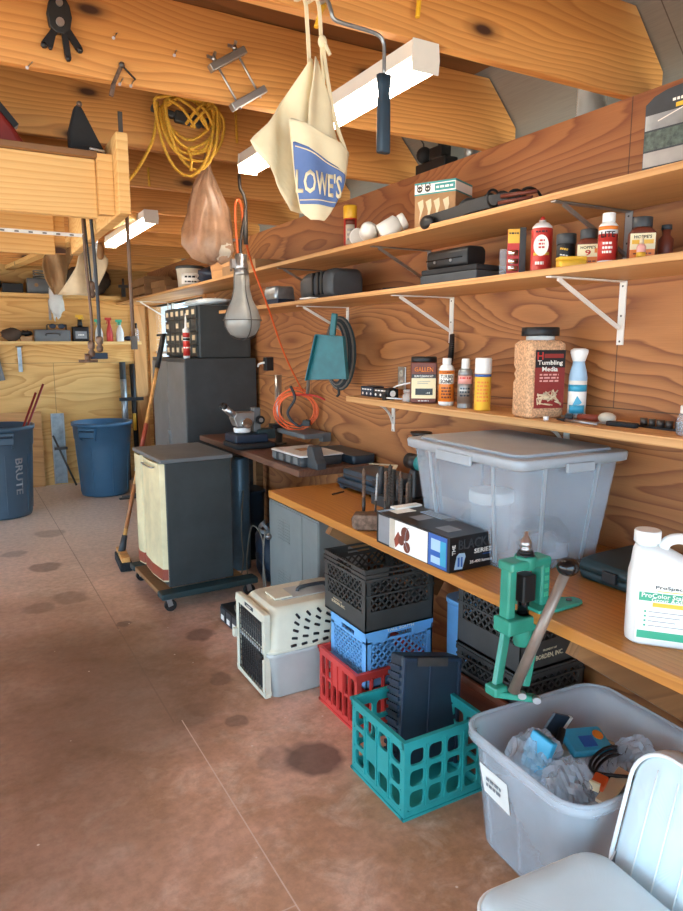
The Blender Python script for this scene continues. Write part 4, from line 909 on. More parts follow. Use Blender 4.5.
# jug
t = thing('chemical_jug', 'white gallon jug with green and yellow label on the bench, right edge of the photo', 'jug', (1.535, 1.045, B1), R(-50))
b = MB(); loft(b, [(0, .155, .095, .03), (.008, .175, .112, .035), (.175, .175, .112, .035), (.2, .165, .105, .035), (.235, .10, .085, .035, -.03, 0), (.25, .055, .055, .027, -.048, 0)], n=6); b.build('body', 'white_plastic', t)
MB().lathe([(.024, .245), (.024, .256)], 20, x=-.048).build('neck', 'white_plastic', t); MB().lathe([(.03, .256), (.032, .258), (.032, .284), (.03, .288)], 26, x=-.048).build('cap', 'white_plastic', t)
MB().tube(spline([(-.018, 0, .225), (.0, 0, .262), (.035, 0, .27), (.068, 0, .245), (.075, 0, .195), (.07, 0, .15)]), .014, 10).build('handle', 'white_plastic', t)
yj = -.0566
flatlab(t, 'label', -.066, .072, .02, .165, yj, 'white_paper'); flatlab(t, 'label_band', -.062, .072, .022, .042, yj - .0005, 'label_green')
flatlab(t, 'label_band', -.062, .072, .12, .142, yj - .0005, 'label_green'); flatlab(t, 'label_band', -.03, .072, .106, .117, yj - .0005, 'label_yellow')
text(t, 'lettering', 'ProSpec', .06, .011, (0.005, yj - .001, .156), (0, 0, 0), 'label_black'); text(t, 'lettering', 'ProColor Stain &', .118, .012, (.003, yj - .0012, .135), (0, 0, 0), 'white_paper')
text(t, 'lettering', 'Grout Additive', .095, .011, (.015, yj - .0012, .124), (0, 0, 0), 'white_paper'); flatlab(t, 'label_band', -.02, .045, .146, .148, yj - .0008, 'label_yellow')
b = MB(); c = MB()
for k in range(4): b.box(-.048, -.043, yj - .001, yj, .09 - .012 * k, .095 - .012 * k); c.box(-.038, .045 - .01 * (k % 3), yj - .001, yj, .0915 - .012 * k, .0935 - .012 * k)
b.build('bullet_mark', 'label_green', t); c.build('print_line', 'print_grey', t)
# teal organizer and tray on the left of the bench
t = thing('tool_tray', 'dark teal plastic case on the orange bench behind the drill bits', 'case', (1.86, 2.93, B1), R(-88))
b = MB(); loft(b, [(.012, .40, .20, .02), (.02, .43, .22, .02), (.05, .43, .22, .02), (.055, .41, .2, .02)]); b.build('body', 'case_blue', t)
for x in (-.17, .17): MB().box(x - .02, x + .02, -.105, -.075, 0, .03).build('foot', 'case_blue', t)
MB().box(-.2, .2, -.113, -.109, .026, .034).build('groove', 'black', t)
t = thing('parts_case', 'second dark teal case stacked on the lower one behind the drill bits', 'case', (1.87, 2.90, B1 + .0565), R(-88))
b = MB(); loft(b, [(0, .40, .20, .02), (.006, .42, .21, .02), (.045, .42, .21, .02), (.05, .4, .19, .02)]); b.build('body', 'case_blue', t); MB().box(-.19, .19, -.107, -.104, .02, .026).build('groove', 'brown_dark', t)
MB().box(.1, .16, -.12, -.1, .01, .04).build('latch', 'black', t)
t = thing('pencil', 'dark pencil lying on the orange bench left end', 'pencil', (1.66, 2.98, B1 + .0045), R(20)); MB().cyl((-.04, 0, 0), (.05, 0, 0), .0045, n=6).build('pencil', 'brown_dark', t)
t = thing('folding_rule', 'pale bent wooden ruler leaning on the teal case', 'ruler', (1.95, 2.98, B1 + .112), R(-80))
MB().bar((-.12, 0, .004), (.08, 0, .022), .02, .004).build('rule', 'paper_tan', t); MB().bar((.08, 0, .022), (.12, -.06, .0), .02, .004).build('rule_leg', 'paper_tan', t)

# ================================================================ brown bench (z .93)
B2 = .9305
t = thing('parts_organizer', 'clear-topped small parts organizer with curved black end on the brown bench', 'organizer', (1.76, 3.53, B2), R(-88))
b = MB(); loft(b, [(0, .36, .25, .015), (.004, .38, .26, .018), (.055, .38, .27, .018)]); b.build('tray', 'charcoal', t)
b = MB(); loft(b, [(.056, .39, .28, .018), (.062, .39, .28, .018), (.066, .37, .26, .015)]); b.build('lid', 'milky', t)
for k in range(4): MB().box(-.17 + .09 * k, -.12 + .09 * k, -.139, -.133, .012, .05).build('compartment', 'grey_paint', t)
MB().box(-.06, .02, -.05, .03, .067, .069).build('parts', 'kraft', t)
t = thing('tape_dispenser', 'black curved tape dispenser standing at the right end of the brown bench', 'dispenser', (1.70, 3.315, B2), R(-88))
b = MB(); b.prism([(-.03, 0), (.085, 0), (.085, .035), (.06, .055), (.045, .09), (.03, .12), (-.015, .125), (-.03, .1)], -.03, .03, 'y'); b.build('body', 'charcoal', t, bev=.004)
t = thing('tool_case', 'dark teal case lying behind the tape dispenser on the brown bench', 'case', (2.005, 3.50, B2), R(-90))
b = MB(); loft(b, [(0, .42, .14, .02), (.005, .44, .15, .02), (.045, .44, .15, .02), (.05, .42, .16, .02)]); b.build('body', 'case_blue', t)
# microscope
t = thing('microscope', 'grey stereo microscope with two eyepieces on a black base on the brown bench', 'microscope', (1.69, 4.24, B2), R(0))
b = MB(); loft(b, [(0, .26, .26, .03), (.004, .28, .28, .03), (.03, .28, .28, .03), (.036, .26, .26, .03)]); b.build('base_pad', 'black_matte', t)
MB().box(-.13, .1, -.09, .12, .037, .09).build('base', 'navy', t, bev=.01)
MB().lathe([(.052, .10), (.056, .104), (.056, .128), (.05, .132)], 24, x=-.05, y=0).build('ring_light', 'white_plastic', t)
b = MB(); b.prism([(-.1, .14), (.0, .14), (.02, .18), (.02, .235), (-.1, .235), (-.125, .2)], -.05, .05, 'y'); b.build('head', 'aluminium', t, bev=.006)
for y in (-.028, .028): MB().cyl((-.1, y, .205), (-.17, y, .27), .02, .017, n=14).build('eyepiece', 'steel', t); MB().cyl((-.17, y, .27), (-.185, y, .284), .02, n=14).build('eyecup', 'black', t)
MB().cyl((-.04, -.051, .165), (-.04, -.075, .165), .034, n=20).build('focus_knob', 'chrome', t)
MB().box(.02, .07, -.035, .035, .10, .26).build('arm', 'grey_paint', t, bev=.006); MB().cyl((.06, -.036, .18), (.06, -.06, .18), .028, n=18).build('focus_knob', 'black', t); MB().cyl((.06, -.06, .18), (.06, -.068, .18), .014, n=14).build('knob_cap', 'steel', t)
MB().box(.04, .17, -.05, .05, .05, .115).build('coupling', 'dark_green', t, bev=.006)
t = thing('drill_press_stand', 'steel post with a grey horizontal arm right of the microscope', 'stand', (1.915, 4.26, B2), R(0))
MB().cyl((0, 0, .001), (0, 0, .012), .055, n=24).build('foot', 'dark_steel', t); MB().cyl((0, 0, .012), (0, 0, .47), .024, n=20).build('post', 'steel', t)
MB().box(-.06, .07, -.04, .04, .105, .14).build('clamp', 'black', t, bev=.004); MB().box(-.03, .16, -.45, -.02, .085, .115).box(.1, .16, -.45, -.4, .06, .115).build('arm', 'grey_paint', t, bev=.003)
t = thing('wall_clip', 'small black clip with white cable fixed on the wall by the tall cabinet', 'clip', (2.06, 4.78, 1.46)); MB().box(-.02, .04, -.03, .03, -.05, .05).build('body', 'black', t, bev=.004); MB().tube(spline([(-.02, 0, .01), (-.05, .03, 0), (-.04, .08, -.02)]), .008).build('cable', 'white_plastic', t)
# ================================================================ crates on the floor
def lattice(b, org, U, V, w, h, n, th, bw, mi=0):
    """diagonal lattice inside rectangle w x h"""
    org, U, V = Vector(org), Vector(U), Vector(V); N = U.cross(V).normalized(); st = w / n
    def seg(x0, y0, x1, y1):
        b.bar(org + U * x0 + V * y0, org + U * x1 + V * y1, bw, th, N, mi)
    k = -h
    while k < w:
        x0, y0, x1, y1 = k, 0, k + h, h
        if x0 < 0: y0 -= x0; x0 = 0
        if x1 > w: y1 -= (x1 - w); x1 = w
        if x1 > x0 + .004:
            seg(x0, y0, x1, y1); seg(w - x0, y0, w - x1, y1)
        k += st
def milk_crate(name, label, loc, rz, m, w, d, h, text_s=None, textm='paper_tan', rings=True, band=.3, group=None, tex_side='x', hole=True):
    t = thing(name, label, 'crate', loc, rz, group)
    th = .008
    f = MB(); f.box(-w / 2, w / 2, -d / 2, d / 2, 0, .008)
    for i in range(5): f.box(-w / 2 + .03, w / 2 - .03, -d / 2 + .03 + i * (d - .06) / 5, -d / 2 + .045 + i * (d - .06) / 5, .008, .012)
    f.build('base', m, t)
    for nm, org, U, L in (('side_wall', (-w / 2, -d / 2, 0), (1, 0, 0), w), ('side_wall', (w / 2, -d / 2, 0), (0, 1, 0), d), ('side_wall', (w / 2, d / 2, 0), (-1, 0, 0), w), ('side_wall', (-w / 2, d / 2, 0), (0, -1, 0), d)):
        b = MB(); U = Vector(U); V = Vector((0, 0, 1)); N = U.cross(V); O = Vector(org); par = abs(U.y) > .5
        def pl(u0, u1, v0, v1, off=0, t2=th):
            if not par and off > 0:
                if u0 == 0: u0 = -off
                if u1 == L: u1 = L + off
            elif not par:
                if u0 == 0: u0 = .0006
                if u1 == L: u1 = L - .0006
            if par: v1 -= .0005
            c = [O + U * u + V * v + N * q for q in (-t2 + off, off) for u, v in ((u0, v0), (u1, v0), (u1, v1), (u0, v1))]
            b.add(c, [(3, 2, 1, 0), (4, 5, 6, 7), (0, 1, 5, 4), (1, 2, 6, 5), (2, 3, 7, 6), (3, 0, 4, 7)])
        e = .028; zb = h * band; zt = h * .80; zm = h * .56
        pl(0, L, 0, zb); pl(0, e, zb, zt); pl(L - e, L, zb, zt)
        if rings:
            pl(0, L, zt, zt + .012, .004); pl(0, L, zm, zm + .008, .003); 
            hz = (L * .33, L * .67)
            for z0, z1 in ((zt + .012, h - .03), (h - .022, h - .004)): 
                if hole: pl(0, hz[0], z0, z1, -.001); pl(hz[1], L, z0, z1, -.001)
                else: pl(0, L, z0, z1, -.001)
            for z in (h - .03, h - .008): pl(0, L, z, z + .007, .004)
        else:
            pl(0, L, h - .03, h, .002)
            if hole: pl(0, L * .32, zt, h - .03); pl(L * .68, L, zt, h - .03)
            else: pl(0, L, zt, h - .03)
            pl(0, L, zt - .01, zt)
        pl(e, L - e, zb - .003, zb + .006, .002)
        lattice(b, O + U * e + V * zb - N * th * .5, U, V, L - 2 * e, zt - zb, 8, th * .6, .0075)
        b.build(nm, m, t)
    if text_s:
        if tex_side == 'x': text(t, 'lettering', text_s[0], w * .34, .014, (-w / 2 - .0006, d * .14, h * .2), (0, 0, R(-90)), textm); 
        else: text(t, 'lettering', text_s[0], w * .4, .012, (0, -d / 2 - .0045, h - .015), (0, 0, 0), textm)
        if len(text_s) > 1: text(t, 'lettering', text_s[1], w * .22, .007, (-w / 2 - .0006, d * .16, h * .2 + .015), (0, 0, R(-90)), textm)
    return t
def bar_crate(name, label, loc, rz, m, w, d, h, cols, rows, panel=True):
    t = thing(name, label, 'crate', loc, rz)
    f = MB(); n = 6
    f.box(-w / 2, w / 2, -d / 2, d / 2, 0, .006); f.build('base', m, t)
    for org, U, L in (((-w / 2, -d / 2, 0), (1, 0, 0), w), ((w / 2, -d / 2, 0), (0, 1, 0), d), ((w / 2, d / 2, 0), (-1, 0, 0), w), ((-w / 2, d / 2, 0), (0, -1, 0), d)):
        b = MB(); O = Vector(org); U = Vector(U); V = Vector((0, 0, 1)); N = U.cross(V); O2 = O - N * .009
        z0, z1 = .03, h - .03; ch = (z1 - z0) / rows; cw = (L - .03) / cols
        for r in range(rows):
            for c in range(cols):
                a0, b0 = .015 + c * cw, z0 + r * ch; q = min(cw, ch) * .12
                if panel and abs(U.y) > .5 and r == rows // 2 and c in (cols // 2 - 1, cols // 2): 
                    p = [O2 + U * u + V * v + N * k for k in (0, .009) for u, v in ((a0, b0), (a0 + cw, b0), (a0 + cw, b0 + ch), (a0, b0 + ch))]
                    b.add(p, [(3, 2, 1, 0), (4, 5, 6, 7), (0, 1, 5, 4), (1, 2, 6, 5), (2, 3, 7, 6), (3, 0, 4, 7)]); continue
                hole = [(a0 + cw / 2 + x, b0 + ch / 2 + y) for x, y in rrect(cw - 2 * q, ch - 2 * q, min(cw, ch) * .2, 3)]
                b.ringplate(a0, a0 + cw, b0, b0 + ch, hole, O2, U, V, .009)
        par = abs(U.y) > .5; hh = h - (.0006 if par else 0)
        for (u0, u1, v0, v1, o_) in ((.0006 * (not par), L - .0006 * (not par), 0.0006, z0, .0005), (-.003 * (not par), L + .003 * (not par), z1, hh - .0125, .003), (.0006 * (not par), .0155, z0, z1, .0004), (L - .0155, L - .0006 * (not par), z0, z1, .0004), (-.007 * (not par), L + .007 * (not par), h - .012, hh, .007), (-.005 * (not par), L + .005 * (not par), .0, .01, .005)):
            p = [O + U * u + V * v + N * k for k in (-.009, o_) for u, v in ((u0, v0), (u1, v0), (u1, v1), (u0, v1))]
            b.add(p, [(3, 2, 1, 0), (4, 5, 6, 7), (0, 1, 5, 4), (1, 2, 6, 5), (2, 3, 7, 6), (3, 0, 4, 7)])
        for c in range(1, cols):
            u = .015 + c * cw; p0 = O + U * u + N * .002
            b.bar(p0 + V * z0, p0 + V * z1, .006, .006, N)
        b.build('side_wall', m, t)
    return t
bar_crate('milk_crate', 'turquoise open crate on the floor in front of the stack, holding a dark bin', (1.388, 1.895, 0), 0, 'teal_crate', .345, .345, .292, 4, 3)
bar_crate('milk_crate', 'red crate on the floor at the bottom of the crate stack', (1.535, 2.42, 0), 0, 'red_crate', .375, .33, .262, 6, 2)
milk_crate('milk_crate', 'light blue crate in the stack, set inside the red crate and under the black ones', (1.568, 2.42, .175), 0, 'blue_crate', .34, .30, .26, ('TALL SOUTH',), 'white_paper', False, .22, tex_side='y')
t1 = milk_crate('milk_crate', 'black milk crate with tan BORDEN lettering standing on the light blue crate', (1.552, 2.42, .4365), 0, 'black_crate', .345, .345, .27, ('BORDEN, INC.', 'PROPERTY OF'))
# second stack under the bench
t = thing('wooden_box', 'reddish wooden box under the bench carrying the rear black crates', 'box', (1.87, 1.88, 0), 0)
b = MB()
for z in (0, .09, .18): b.box(-.19, -.175, -.2, .2, z, z + .085); b.box(.175, .19, -.2, .2, z, z + .085); b.box(-.175, .175, -.2, -.185, z, z + .085); b.box(-.175, .175, .185, .2, z, z + .085)
b.box(-.19, .19, -.2, .2, .267, .295); b.build('boards', 'redwood', t, bev=.002)
milk_crate('milk_crate', 'lower black crate under the bench behind the green press, on a reddish board', (1.865, 1.87, .2955), 0, 'black_crate', .345, .345, .125, None, band=.14, hole=False)
tb = milk_crate('milk_crate', 'upper black crate under the bench behind the green press, with BORDEN lettering', (1.865, 1.87, .4212), 0, 'black_crate', .345, .345, .30, None, band=.34)
text(tb, 'lettering', 'BORDEN, INC.', .14, .022, (-.02, -.1735, .045), (0, 0, 0), 'paper_tan'); text(tb, 'lettering', 'PROPERTY OF', .07, .008, (-.02, -.1735, .07), (0, 0, 0), 'paper_tan')
t = thing('blue_drum', 'narrow light blue plastic bin standing between the crate stacks', 'bin', (1.875, 2.20, 0), 0)
b = MB(); loft(b, [(0, .14, .12, .035), (.01, .15, .13, .04), (.50, .16, .14, .045)]); b.build('body', 'blue_crate', t); b = MB(); loft(b, [(.5, .17, .15, .05), (.52, .17, .15, .05)]); b.build('rim', 'blue_crate', t)
# dark bin tilted in the turquoise crate
t = thing('dark_bin', 'dark navy plastic bin tilted upright inside the turquoise crate', 'bin', (1.41, 1.90, .0075), rot=(R(-14), R(10), R(-8)))
b = MB(); b.box(-.125, .125, -.05, .05, .05, .44); b.build('body', 'navy_case', t, bev=.008)
b = MB(); b.box(-.125, -.113, -.062, -.05, .05, .43).box(.113, .125, -.062, -.05, .05, .43).box(-.125, .125, -.062, -.05, .42, .435).box(-.01, .0, -.056, -.05, .06, .42); b.build('frame', 'navy', t, bev=.002)
MB().box(-.07, .06, -.067, -.063, .405, .436).build('label', 'dark_steel', t)
b = MB()
for k in range(12): b.box(-.134, -.125, -.045, .045, .08 + k * .028, .094 + k * .028)
b.build('side_ribs', 'navy', t)
# pet carrier, door faces -X (viewer's left)
t = thing('pet_carrier', 'cream and grey plastic pet carrier with a wire door standing on the floor', 'pet carrier', (1.385, 2.855, 0), R(0)); t.scale = (1, 1, 1.07)
# local: door at -x, length along +x 0.5, width along y .4
def ringyz(x, w, z0, z1, r=.03):  # ring in YZ plane
    return [(x, p, (z0 + z1) / 2 + q) for p, q in rrect(w, z1 - z0, r)]
b = MB(); b.rings([[(a, c_, z) for a, c_ in rrect(w, d, .04)] for z, w, d in ((0, .44, .33), (.01, .46, .35), (.19, .50, .39), (.2, .52, .41), (.215, .52, .41))]); b.build('lower_shell', 'grey_plastic', t)
b = MB(); b.rings([[(a, c_, z) for a, c_ in rrect(w, d, .045)] for z, w, d in ((.216, .52, .41), (.225, .5, .39), (.235, .49, .38), (.36, .46, .34), (.385, .43, .30), (.395, .40, .27))]); b.build('upper_shell', 'cream_plastic', t)
MB().box(-.13, .2, -.07, .07, .3955, .40).build('top_recess', 'grey_plastic', t, bev=.002)
MB().tube(spline([(-.02, 0, .395), (0, 0, .415), (.12, 0, .415), (.14, 0, .395)]), .009).build('handle', 'charcoal', t)
MB().box(-.16, -.07, -.06, .06, .3965, .405).build('top_panel', 'cream_plastic', t, bev=.003)
b = MB(); O = (-.262, .17, .0)
for (y0, y1, z0, z1) in ((-.175, .175, .012, .035), (-.175, .175, .355, .385), (-.175, -.145, .035, .355), (.145, .175, .035, .355)): b.box(-.268, -.235, y0, y1, z0, z1)
b.build('door_frame', 'cream_plastic', t, bev=.006)
b = MB()
for k in range(12): y = -.14 + k * .0255; b.cyl((-.262, y, .035), (-.262, y, .355), .0022, n=6)
for k in range(13): z = .045 + k * .025; b.cyl((-.259, -.145, z), (-.259, .145, z), .0018, n=6)
b.build('wire_door', 'dark_steel', t)
MB().box(-.252, -.244, -.145, .145, .036, .354).build('interior_shade', 'black_matte', t)  # flat black plate stands in for the shaded inside behind the door
MB().box(-.29, -.266, .148, .175, .18, .22).build('hinge', 'cream_plastic', t, bev=.004)
MB().cyl((-.272, -.16, .20), (-.285, -.16, .2), .013, n=12).box(-.276, -.268, -.16, -.13, .192, .208).build('latch', 'black', t)
MB().box(-.2695, -.268, -.05, .05, .362, .378).build('nameplate', 'charcoal', t); text(t, 'lettering', 'PET', .05, .008, (-.27, 0, .37), (0, 0, R(-90)), 'white_paper')
for r_ in range(5):
    for c_ in range(5):
        x = -.13 + c_ * .055 + r_ * .008; z = .232 + r_ * .030; k = (z - .235) / .125; y = -.1915 + k * .0205; a = -.05 + r_ * .24 - c_ * .03; z += .004 * c_ * (1 if r_ > 1 else 0)
        MB().bar((x - .015 * math.cos(a), y, z + .015 * math.sin(a)), (x + .015 * math.cos(a), y, z - .015 * math.sin(a)), .009, .0115, (0, 0, 1)).build('vent_shade', 'black', t, bev=.0035)  # solid black pills paint the dark seen through the vent holes
# cabinet on dolly
DX, DY = 1.10, 4.02
t = thing('metal_cabinet', 'dark grey metal cabinet with dented cream doors standing on a wheeled dolly', 'cabinet', (1.03, 4.02, .1255), R(2))
MB().box(.03, .45, .0, .60, 0, .775).build('body', 'grey_dark', t, bev=.006)
MB().box(.0, .46, -.01, .615, .775, .80).build('top', 'grey_paint', t, bev=.004)
for k, (y0, y1) in enumerate(((.006, .41), (.415, .595))):
    b = MB(); b.prism([(.03, y0), (.0, y0 + .02), (-.012, (y0 + y1) / 2), (.0, y1 - .02), (.03, y1)], .035, .77, 'z'); o = b.build('door', 'cream', t, bev=.004)
    MB().prism([(.028, y0 + .001), (-.002, y0 + .02), (-.014, (y0 + y1) / 2), (-.002, y1 - .02), (.028, y1 - .001)], .045, .115, 'z').build('red_band', 'brick_red', o)
    if k == 0: MB().tube(spline([(-.01, .1, .74), (-.03, .1, .742), (-.035, .2, .745), (-.03, .3, .742), (-.01, .3, .74)]), .005).build('handle', 'steel', o)
MB().tube(spline([(.445, .2, .5), (.46, .24, .52), (.46, .28, .44), (.445, .3, .4)]), .006).build('side_handle', 'dark_steel', t)
t = thing('furniture_dolly', 'wheeled furniture dolly with padded green-grey rails under the metal cabinet', 'dolly', (1.03, 4.02, 0), R(2))
MB().box(-.05, .58, -.10, .0, .085, .125).build('front_rail', 'dark_green', t, bev=.01); MB().box(-.05, .58, .54, .64, .085, .125).build('back_rail', 'dark_green', t, bev=.01)
MB().box(-.04, .05, .0005, .539, .09, .12).build('side_rail', 'oldwood', t, bev=.003); MB().box(.43, .52, .0005, .539, .09, .12).build('side_rail', 'oldwood', t, bev=.003)
for x, y in ((.0, -.05), (.52, -.05), (.0, .59), (.52, .59)):
    b = MB(); b.box(x - .03, x + .03, y - .025, y + .025, .078, .0845); b.bar((x, y - .02, .08), (x + .012, y - .02, .035), .004, .03, (1, 0, 0)); b.bar((x, y + .02, .08), (x + .012, y + .02, .035), .004, .03, (1, 0, 0)); o = b.build('caster', 'galv', t)
    MB().cyl((x + .014, y - .014, .036), (x + .014, y + .014, .036), .036, n=20).build('wheel', 'black', o)
# push broom leaning on the cabinet
t = thing('push_broom', 'push broom with a long wooden handle leaning by the cabinet', 'broom', (0, 0, 0))
a, e = Vector((.985, 5.04, .10)), Vector((1.43, 5.30, 1.68))
pt = lambda k: a + (e - a) * k
MB().cyl(pt(0), pt(.84), .0145, .0135, n=14).build('handle', 'wood_handle', t); MB().cyl(pt(.84), pt(1), .019, .02, n=12).cyl(pt(.995) + Vector((-.05, 0, 0)), pt(.995) + Vector((.02, 0, .01)), .008, n=8).build('grip', 'black', t)
MB().cyl(pt(.45), pt(.58), .0165, n=14).build('red_sleeve', 'wood_red', t); MB().cyl(pt(.1), pt(.3), .0150, n=14).build('worn_band', 'worn_wood', t)
MB().cyl(pt(.36), pt(.375), .024, n=14).build('ring', 'steel', t)
b = MB(); ax = Vector((.08, 1, 0)).normalized(); c0 = Vector((.985, 5.0, .085)); b.bar(c0 - ax * .16, c0 + ax * .16, .06, .035); b.build('head', 'wood_handle', t, bev=.004)
MB().cyl(a - (e - a).normalized() * .03, pt(.07), .028, .02, n=12).build('socket', 'charcoal', t)
b = MB(); b.bar(c0 - ax * .165 - Vector((0, 0, .05)), c0 + ax * .165 - Vector((0, 0, .05)), .085, .066); b.build('bristles', 'bristle', t, bev=.008)
# organizer box on the floor by the dolly
t = thing('socket_case', 'black case with small drawers and cables lying on the floor beside the dolly', 'case', (1.33, 3.47, 0), R(-88))
MB().box(-.21, .24, -.06, .12, 0, .10).build('body', 'black', t, bev=.004)
for k in range(5):
    MB().box(-.2 + .085 * k, -.128 + .085 * k, -.066, -.0605, .012, .09).build('drawer', 'charcoal', t); MB().box(-.185 + .085 * k, -.145 + .085 * k, -.0685, -.0665, .02, .05).build('tab', 'white_paper', t)
t = thing('cable_bundle', 'grey cables piled on top of the black drawer case', 'cable', (1.34, 3.45, .101), 0)
b = MB(); P = [(.05 * math.cos(i * .5) , .12 * math.sin(i * .5) + .03 * math.sin(i * .13), .008 + .02 * (i / 50)) for i in range(50)]; b.tube(P, .005, 6); b.build('cable', 'grey_cord', t)
# locker
t = thing('metal_locker', 'low grey metal locker with louvres and a round knob under the bench ends', 'locker', (1.655, 3.19, 0), 0)
MB().box(.006, .32, .0, .66, 0, .655).build('body', 'locker', t, bev=.003); MB().box(0, .0055, .20, .656, .02, .645).build('door', 'locker', t, bev=.002)
b = MB()
MB().box(0, .0055, .004, .192, .02, .645).build('door', 'locker', t, bev=.002)
for z in (.44, .12):
    for (y0, y1) in ((.36, .43), (.45, .52)):
        b = MB(); b.box(-.001, 0, y0 - .004, y1 + .004, z - .006, z + .13)
        for k in range(7): b.bar((-.001, y0, z + k * .018), (-.001, y1, z + k * .018), .012, .003, (1, 0, .9))
        b.build('louvre_panel', 'locker', t); MB().sphere((-.018, .635, .42), .02, 16, 10).cyl((-.012, .635, .42), (0, .635, .42), .009, n=10).build('knob', 'steel', t)
# under the brown bench
t = thing('cloth_bag', 'dark blue heap of bags under the brown bench', 'bag', (1.83, 4.13, .205), 0); crumple(MB(), (0, 0, 0), .20, (.75, 1.1, 1.0), .14, 21, 26, 16).build('bag', 'navy', t)
t = thing('metal_duct', 'pale blue-grey upright metal cylinder under the brown bench behind the cabinet', 'cylinder', (1.72, 4.52, 0), 0)
MB().lathe([(.065, 0), (.07, .005), (.07, .80), (.06, .82)], 24).build('tank', 'steel_blue', t); MB().lathe([(.03, .82), (.03, .86)], 12).build('valve', 'dark_steel', t)
t = thing('storage_bin', 'dark blue bin standing under the far end of the brown bench', 'bin', (1.83, 5.0 - .24, 0), 0)
b = MB(); loft(b, [(0, .26, .2, .03), (.5, .3, .22, .04), (.51, .31, .23, .04), (.53, .31, .23, .04)]); b.build('body', 'navy_case', t)
for k, P in enumerate(([(1.67, 4.28, .02), (1.64, 4.2, .2), (1.64, 4.1, .42), (1.67, 4.0, .35), (1.65, 3.95, .1), (1.64, 3.9, .01)], [(1.70, 4.4, .6), (1.66, 4.35, .35), (1.65, 4.3, .15), (1.64, 4.32, .012)], [(1.64, 3.88, .45), (1.62, 3.87, .3), (1.63, 3.88, .15), (1.64, 3.87, .012)])):
    o = MB().tube(spline(P), .005, 6).build('loose_cable', 'grey_cord'); tag(o, ('grey looped cable hanging in front of the dark blue heap, rightmost', 'grey cable trailing to the floor left of the dark blue heap', 'short grey cable dangling beside the grey locker')[k], 'cable')
t = thing('coil_of_cord', 'pale coil of cord lying on the dark blue heap of bags', 'cord', (1.72, 4.08, .40), 0)
b = MB()
for k in range(5): b.tube([(.02 * math.sin(a * 2), (.05 + .004 * k) * math.cos(a), (.035) * math.sin(a) + .004 * k) for a in [i * PI / 10 for i in range(20)]], .005, 6, closed=True)
b.build('coil', 'galv', t)

# ================================================================ tub with odds and ends
t = thing('plastic_tub', 'translucent open storage tub full of bags on the floor at the right', 'tub', (1.62, 1.325, 0), R(-3))
b = MB(); secs = [(.003, .47, .38, .05), (.02, .49, .40, .06), (.30, .54, .45, .07), (.385, .56, .47, .08), (.40, .585, .495, .088), (.398, .60, .51, .092), (.375, .605, .515, .095)]
shellbox(b, [(z, w, d, r) for z, w, d, r in secs]); b.build('body', 'tub_plastic', t, solid=.004)
b = MB(); b.tube([(p, q, .403) for p, q in rrect(.595, .505, .09, 8)], .007, 8, closed=True); b.build('rim', 'tub_plastic', t)
for q in (-.14, .0, .15): MB().bar((-.243, q * .9, .03), (-.272, q, .34), .012, .006, (1, 0, 0)).build('rib', 'tub_plastic', t)
b = MB(); b.add([(-.275, .17, .30), (-.275, .04, .30), (-.266, .03, .20), (-.267, .15, .21)], [(0, 1, 2, 3)]); b.at((0, 0, 0)); b.build('paper_note', 'white_paper', t, solid=.001)
text(t, 'lettering', 'Clean up\nTub', .07, .04, (-.2755, .10, .255), (R(5), R(0), R(-90)), 'print_grey')
def bag(x, y, z, r, sc, m, lb, seed, nm='plastic_bag', cat='bag', amp=.2):
    o = (wrinkle(MB(), (0, 0, 0), r, sc, seed) if m == 'clear_bag' else crumple(MB(), (0, 0, 0), r, sc, amp, seed, 22, 14)).build(nm, m); tag(o, lb, cat, loc=(x, y, z)); o.rotation_euler = (.9 + seed * .37 % .8, .5 + seed * .53 % .7, seed) if m == 'clear_bag' else (0, 0, 0); return o
bag(1.47, 1.40, .33, .09, (.8, 1.1, .9), 'clear_bag', 'clear plastic bag standing at the left inside the tub', 31)
bag(1.49, 1.27, .30, .10, (1, .9, .75), 'clear_bag', 'clear crumpled bag at the front inside the tub', 32)
bag(1.76, 1.26, .30, .09, (1.1, .8, .7), 'clear_bag', 'clear bag at the right inside the tub by the seat', 33)
bag(1.62, 1.29, .13, .21, (.95, .82, .55), 'grey_paint', 'grey heap of rags filling the bottom of the tub', 34, 'rags', 'rags', .14)
bag(1.66, 1.36, .23, .09, (1.2, .8, .6), 'clear_bag', 'clear bag in the middle of the tub behind the black cord', 35)
for k, (x, y, z, m_, sz, lb) in enumerate(((1.52, 1.28, .27, 'navy', (.05, .03, .02), 'dark blue small box in the tub between the two front bags'), (1.73, 1.20, .28, 'label_teal', (.04, .03, .015), 'teal small pack at the front right of the tub'),
    (1.80, 1.36, .28, 'charcoal', (.06, .04, .02), 'charcoal flat box at the back right of the tub'), (1.58, 1.46, .29, 'black', (.03, .05, .02), 'black small box at the back left of the tub'), (1.70, 1.44, .26, 'putty', (.05, .03, .03), 'beige small box at the back of the tub behind the blue packet'), (1.50, 1.20, .25, 'galv', (.03, .04, .02), 'grey metal part at the front left of the tub'))):
    t = thing('small_box', lb, 'box', (x, y, z), rot=(.2 * (k % 3), .25 * (k % 2), k * .9)); MB().box(-sz[0], sz[0], -sz[1], sz[1], -sz[2], sz[2]).build('body', m_, t, bev=.004); MB().box(-sz[0] * .5, sz[0] * .5, -sz[1] * .5, sz[1] * .5, sz[2], sz[2] + .001).build('label', 'white_paper', t)
t = thing('blue_packet', 'bright blue packet lying on top in the middle of the tub', 'packet', (1.66, 1.36, .355), rot=(R(20), R(6), R(-12)))
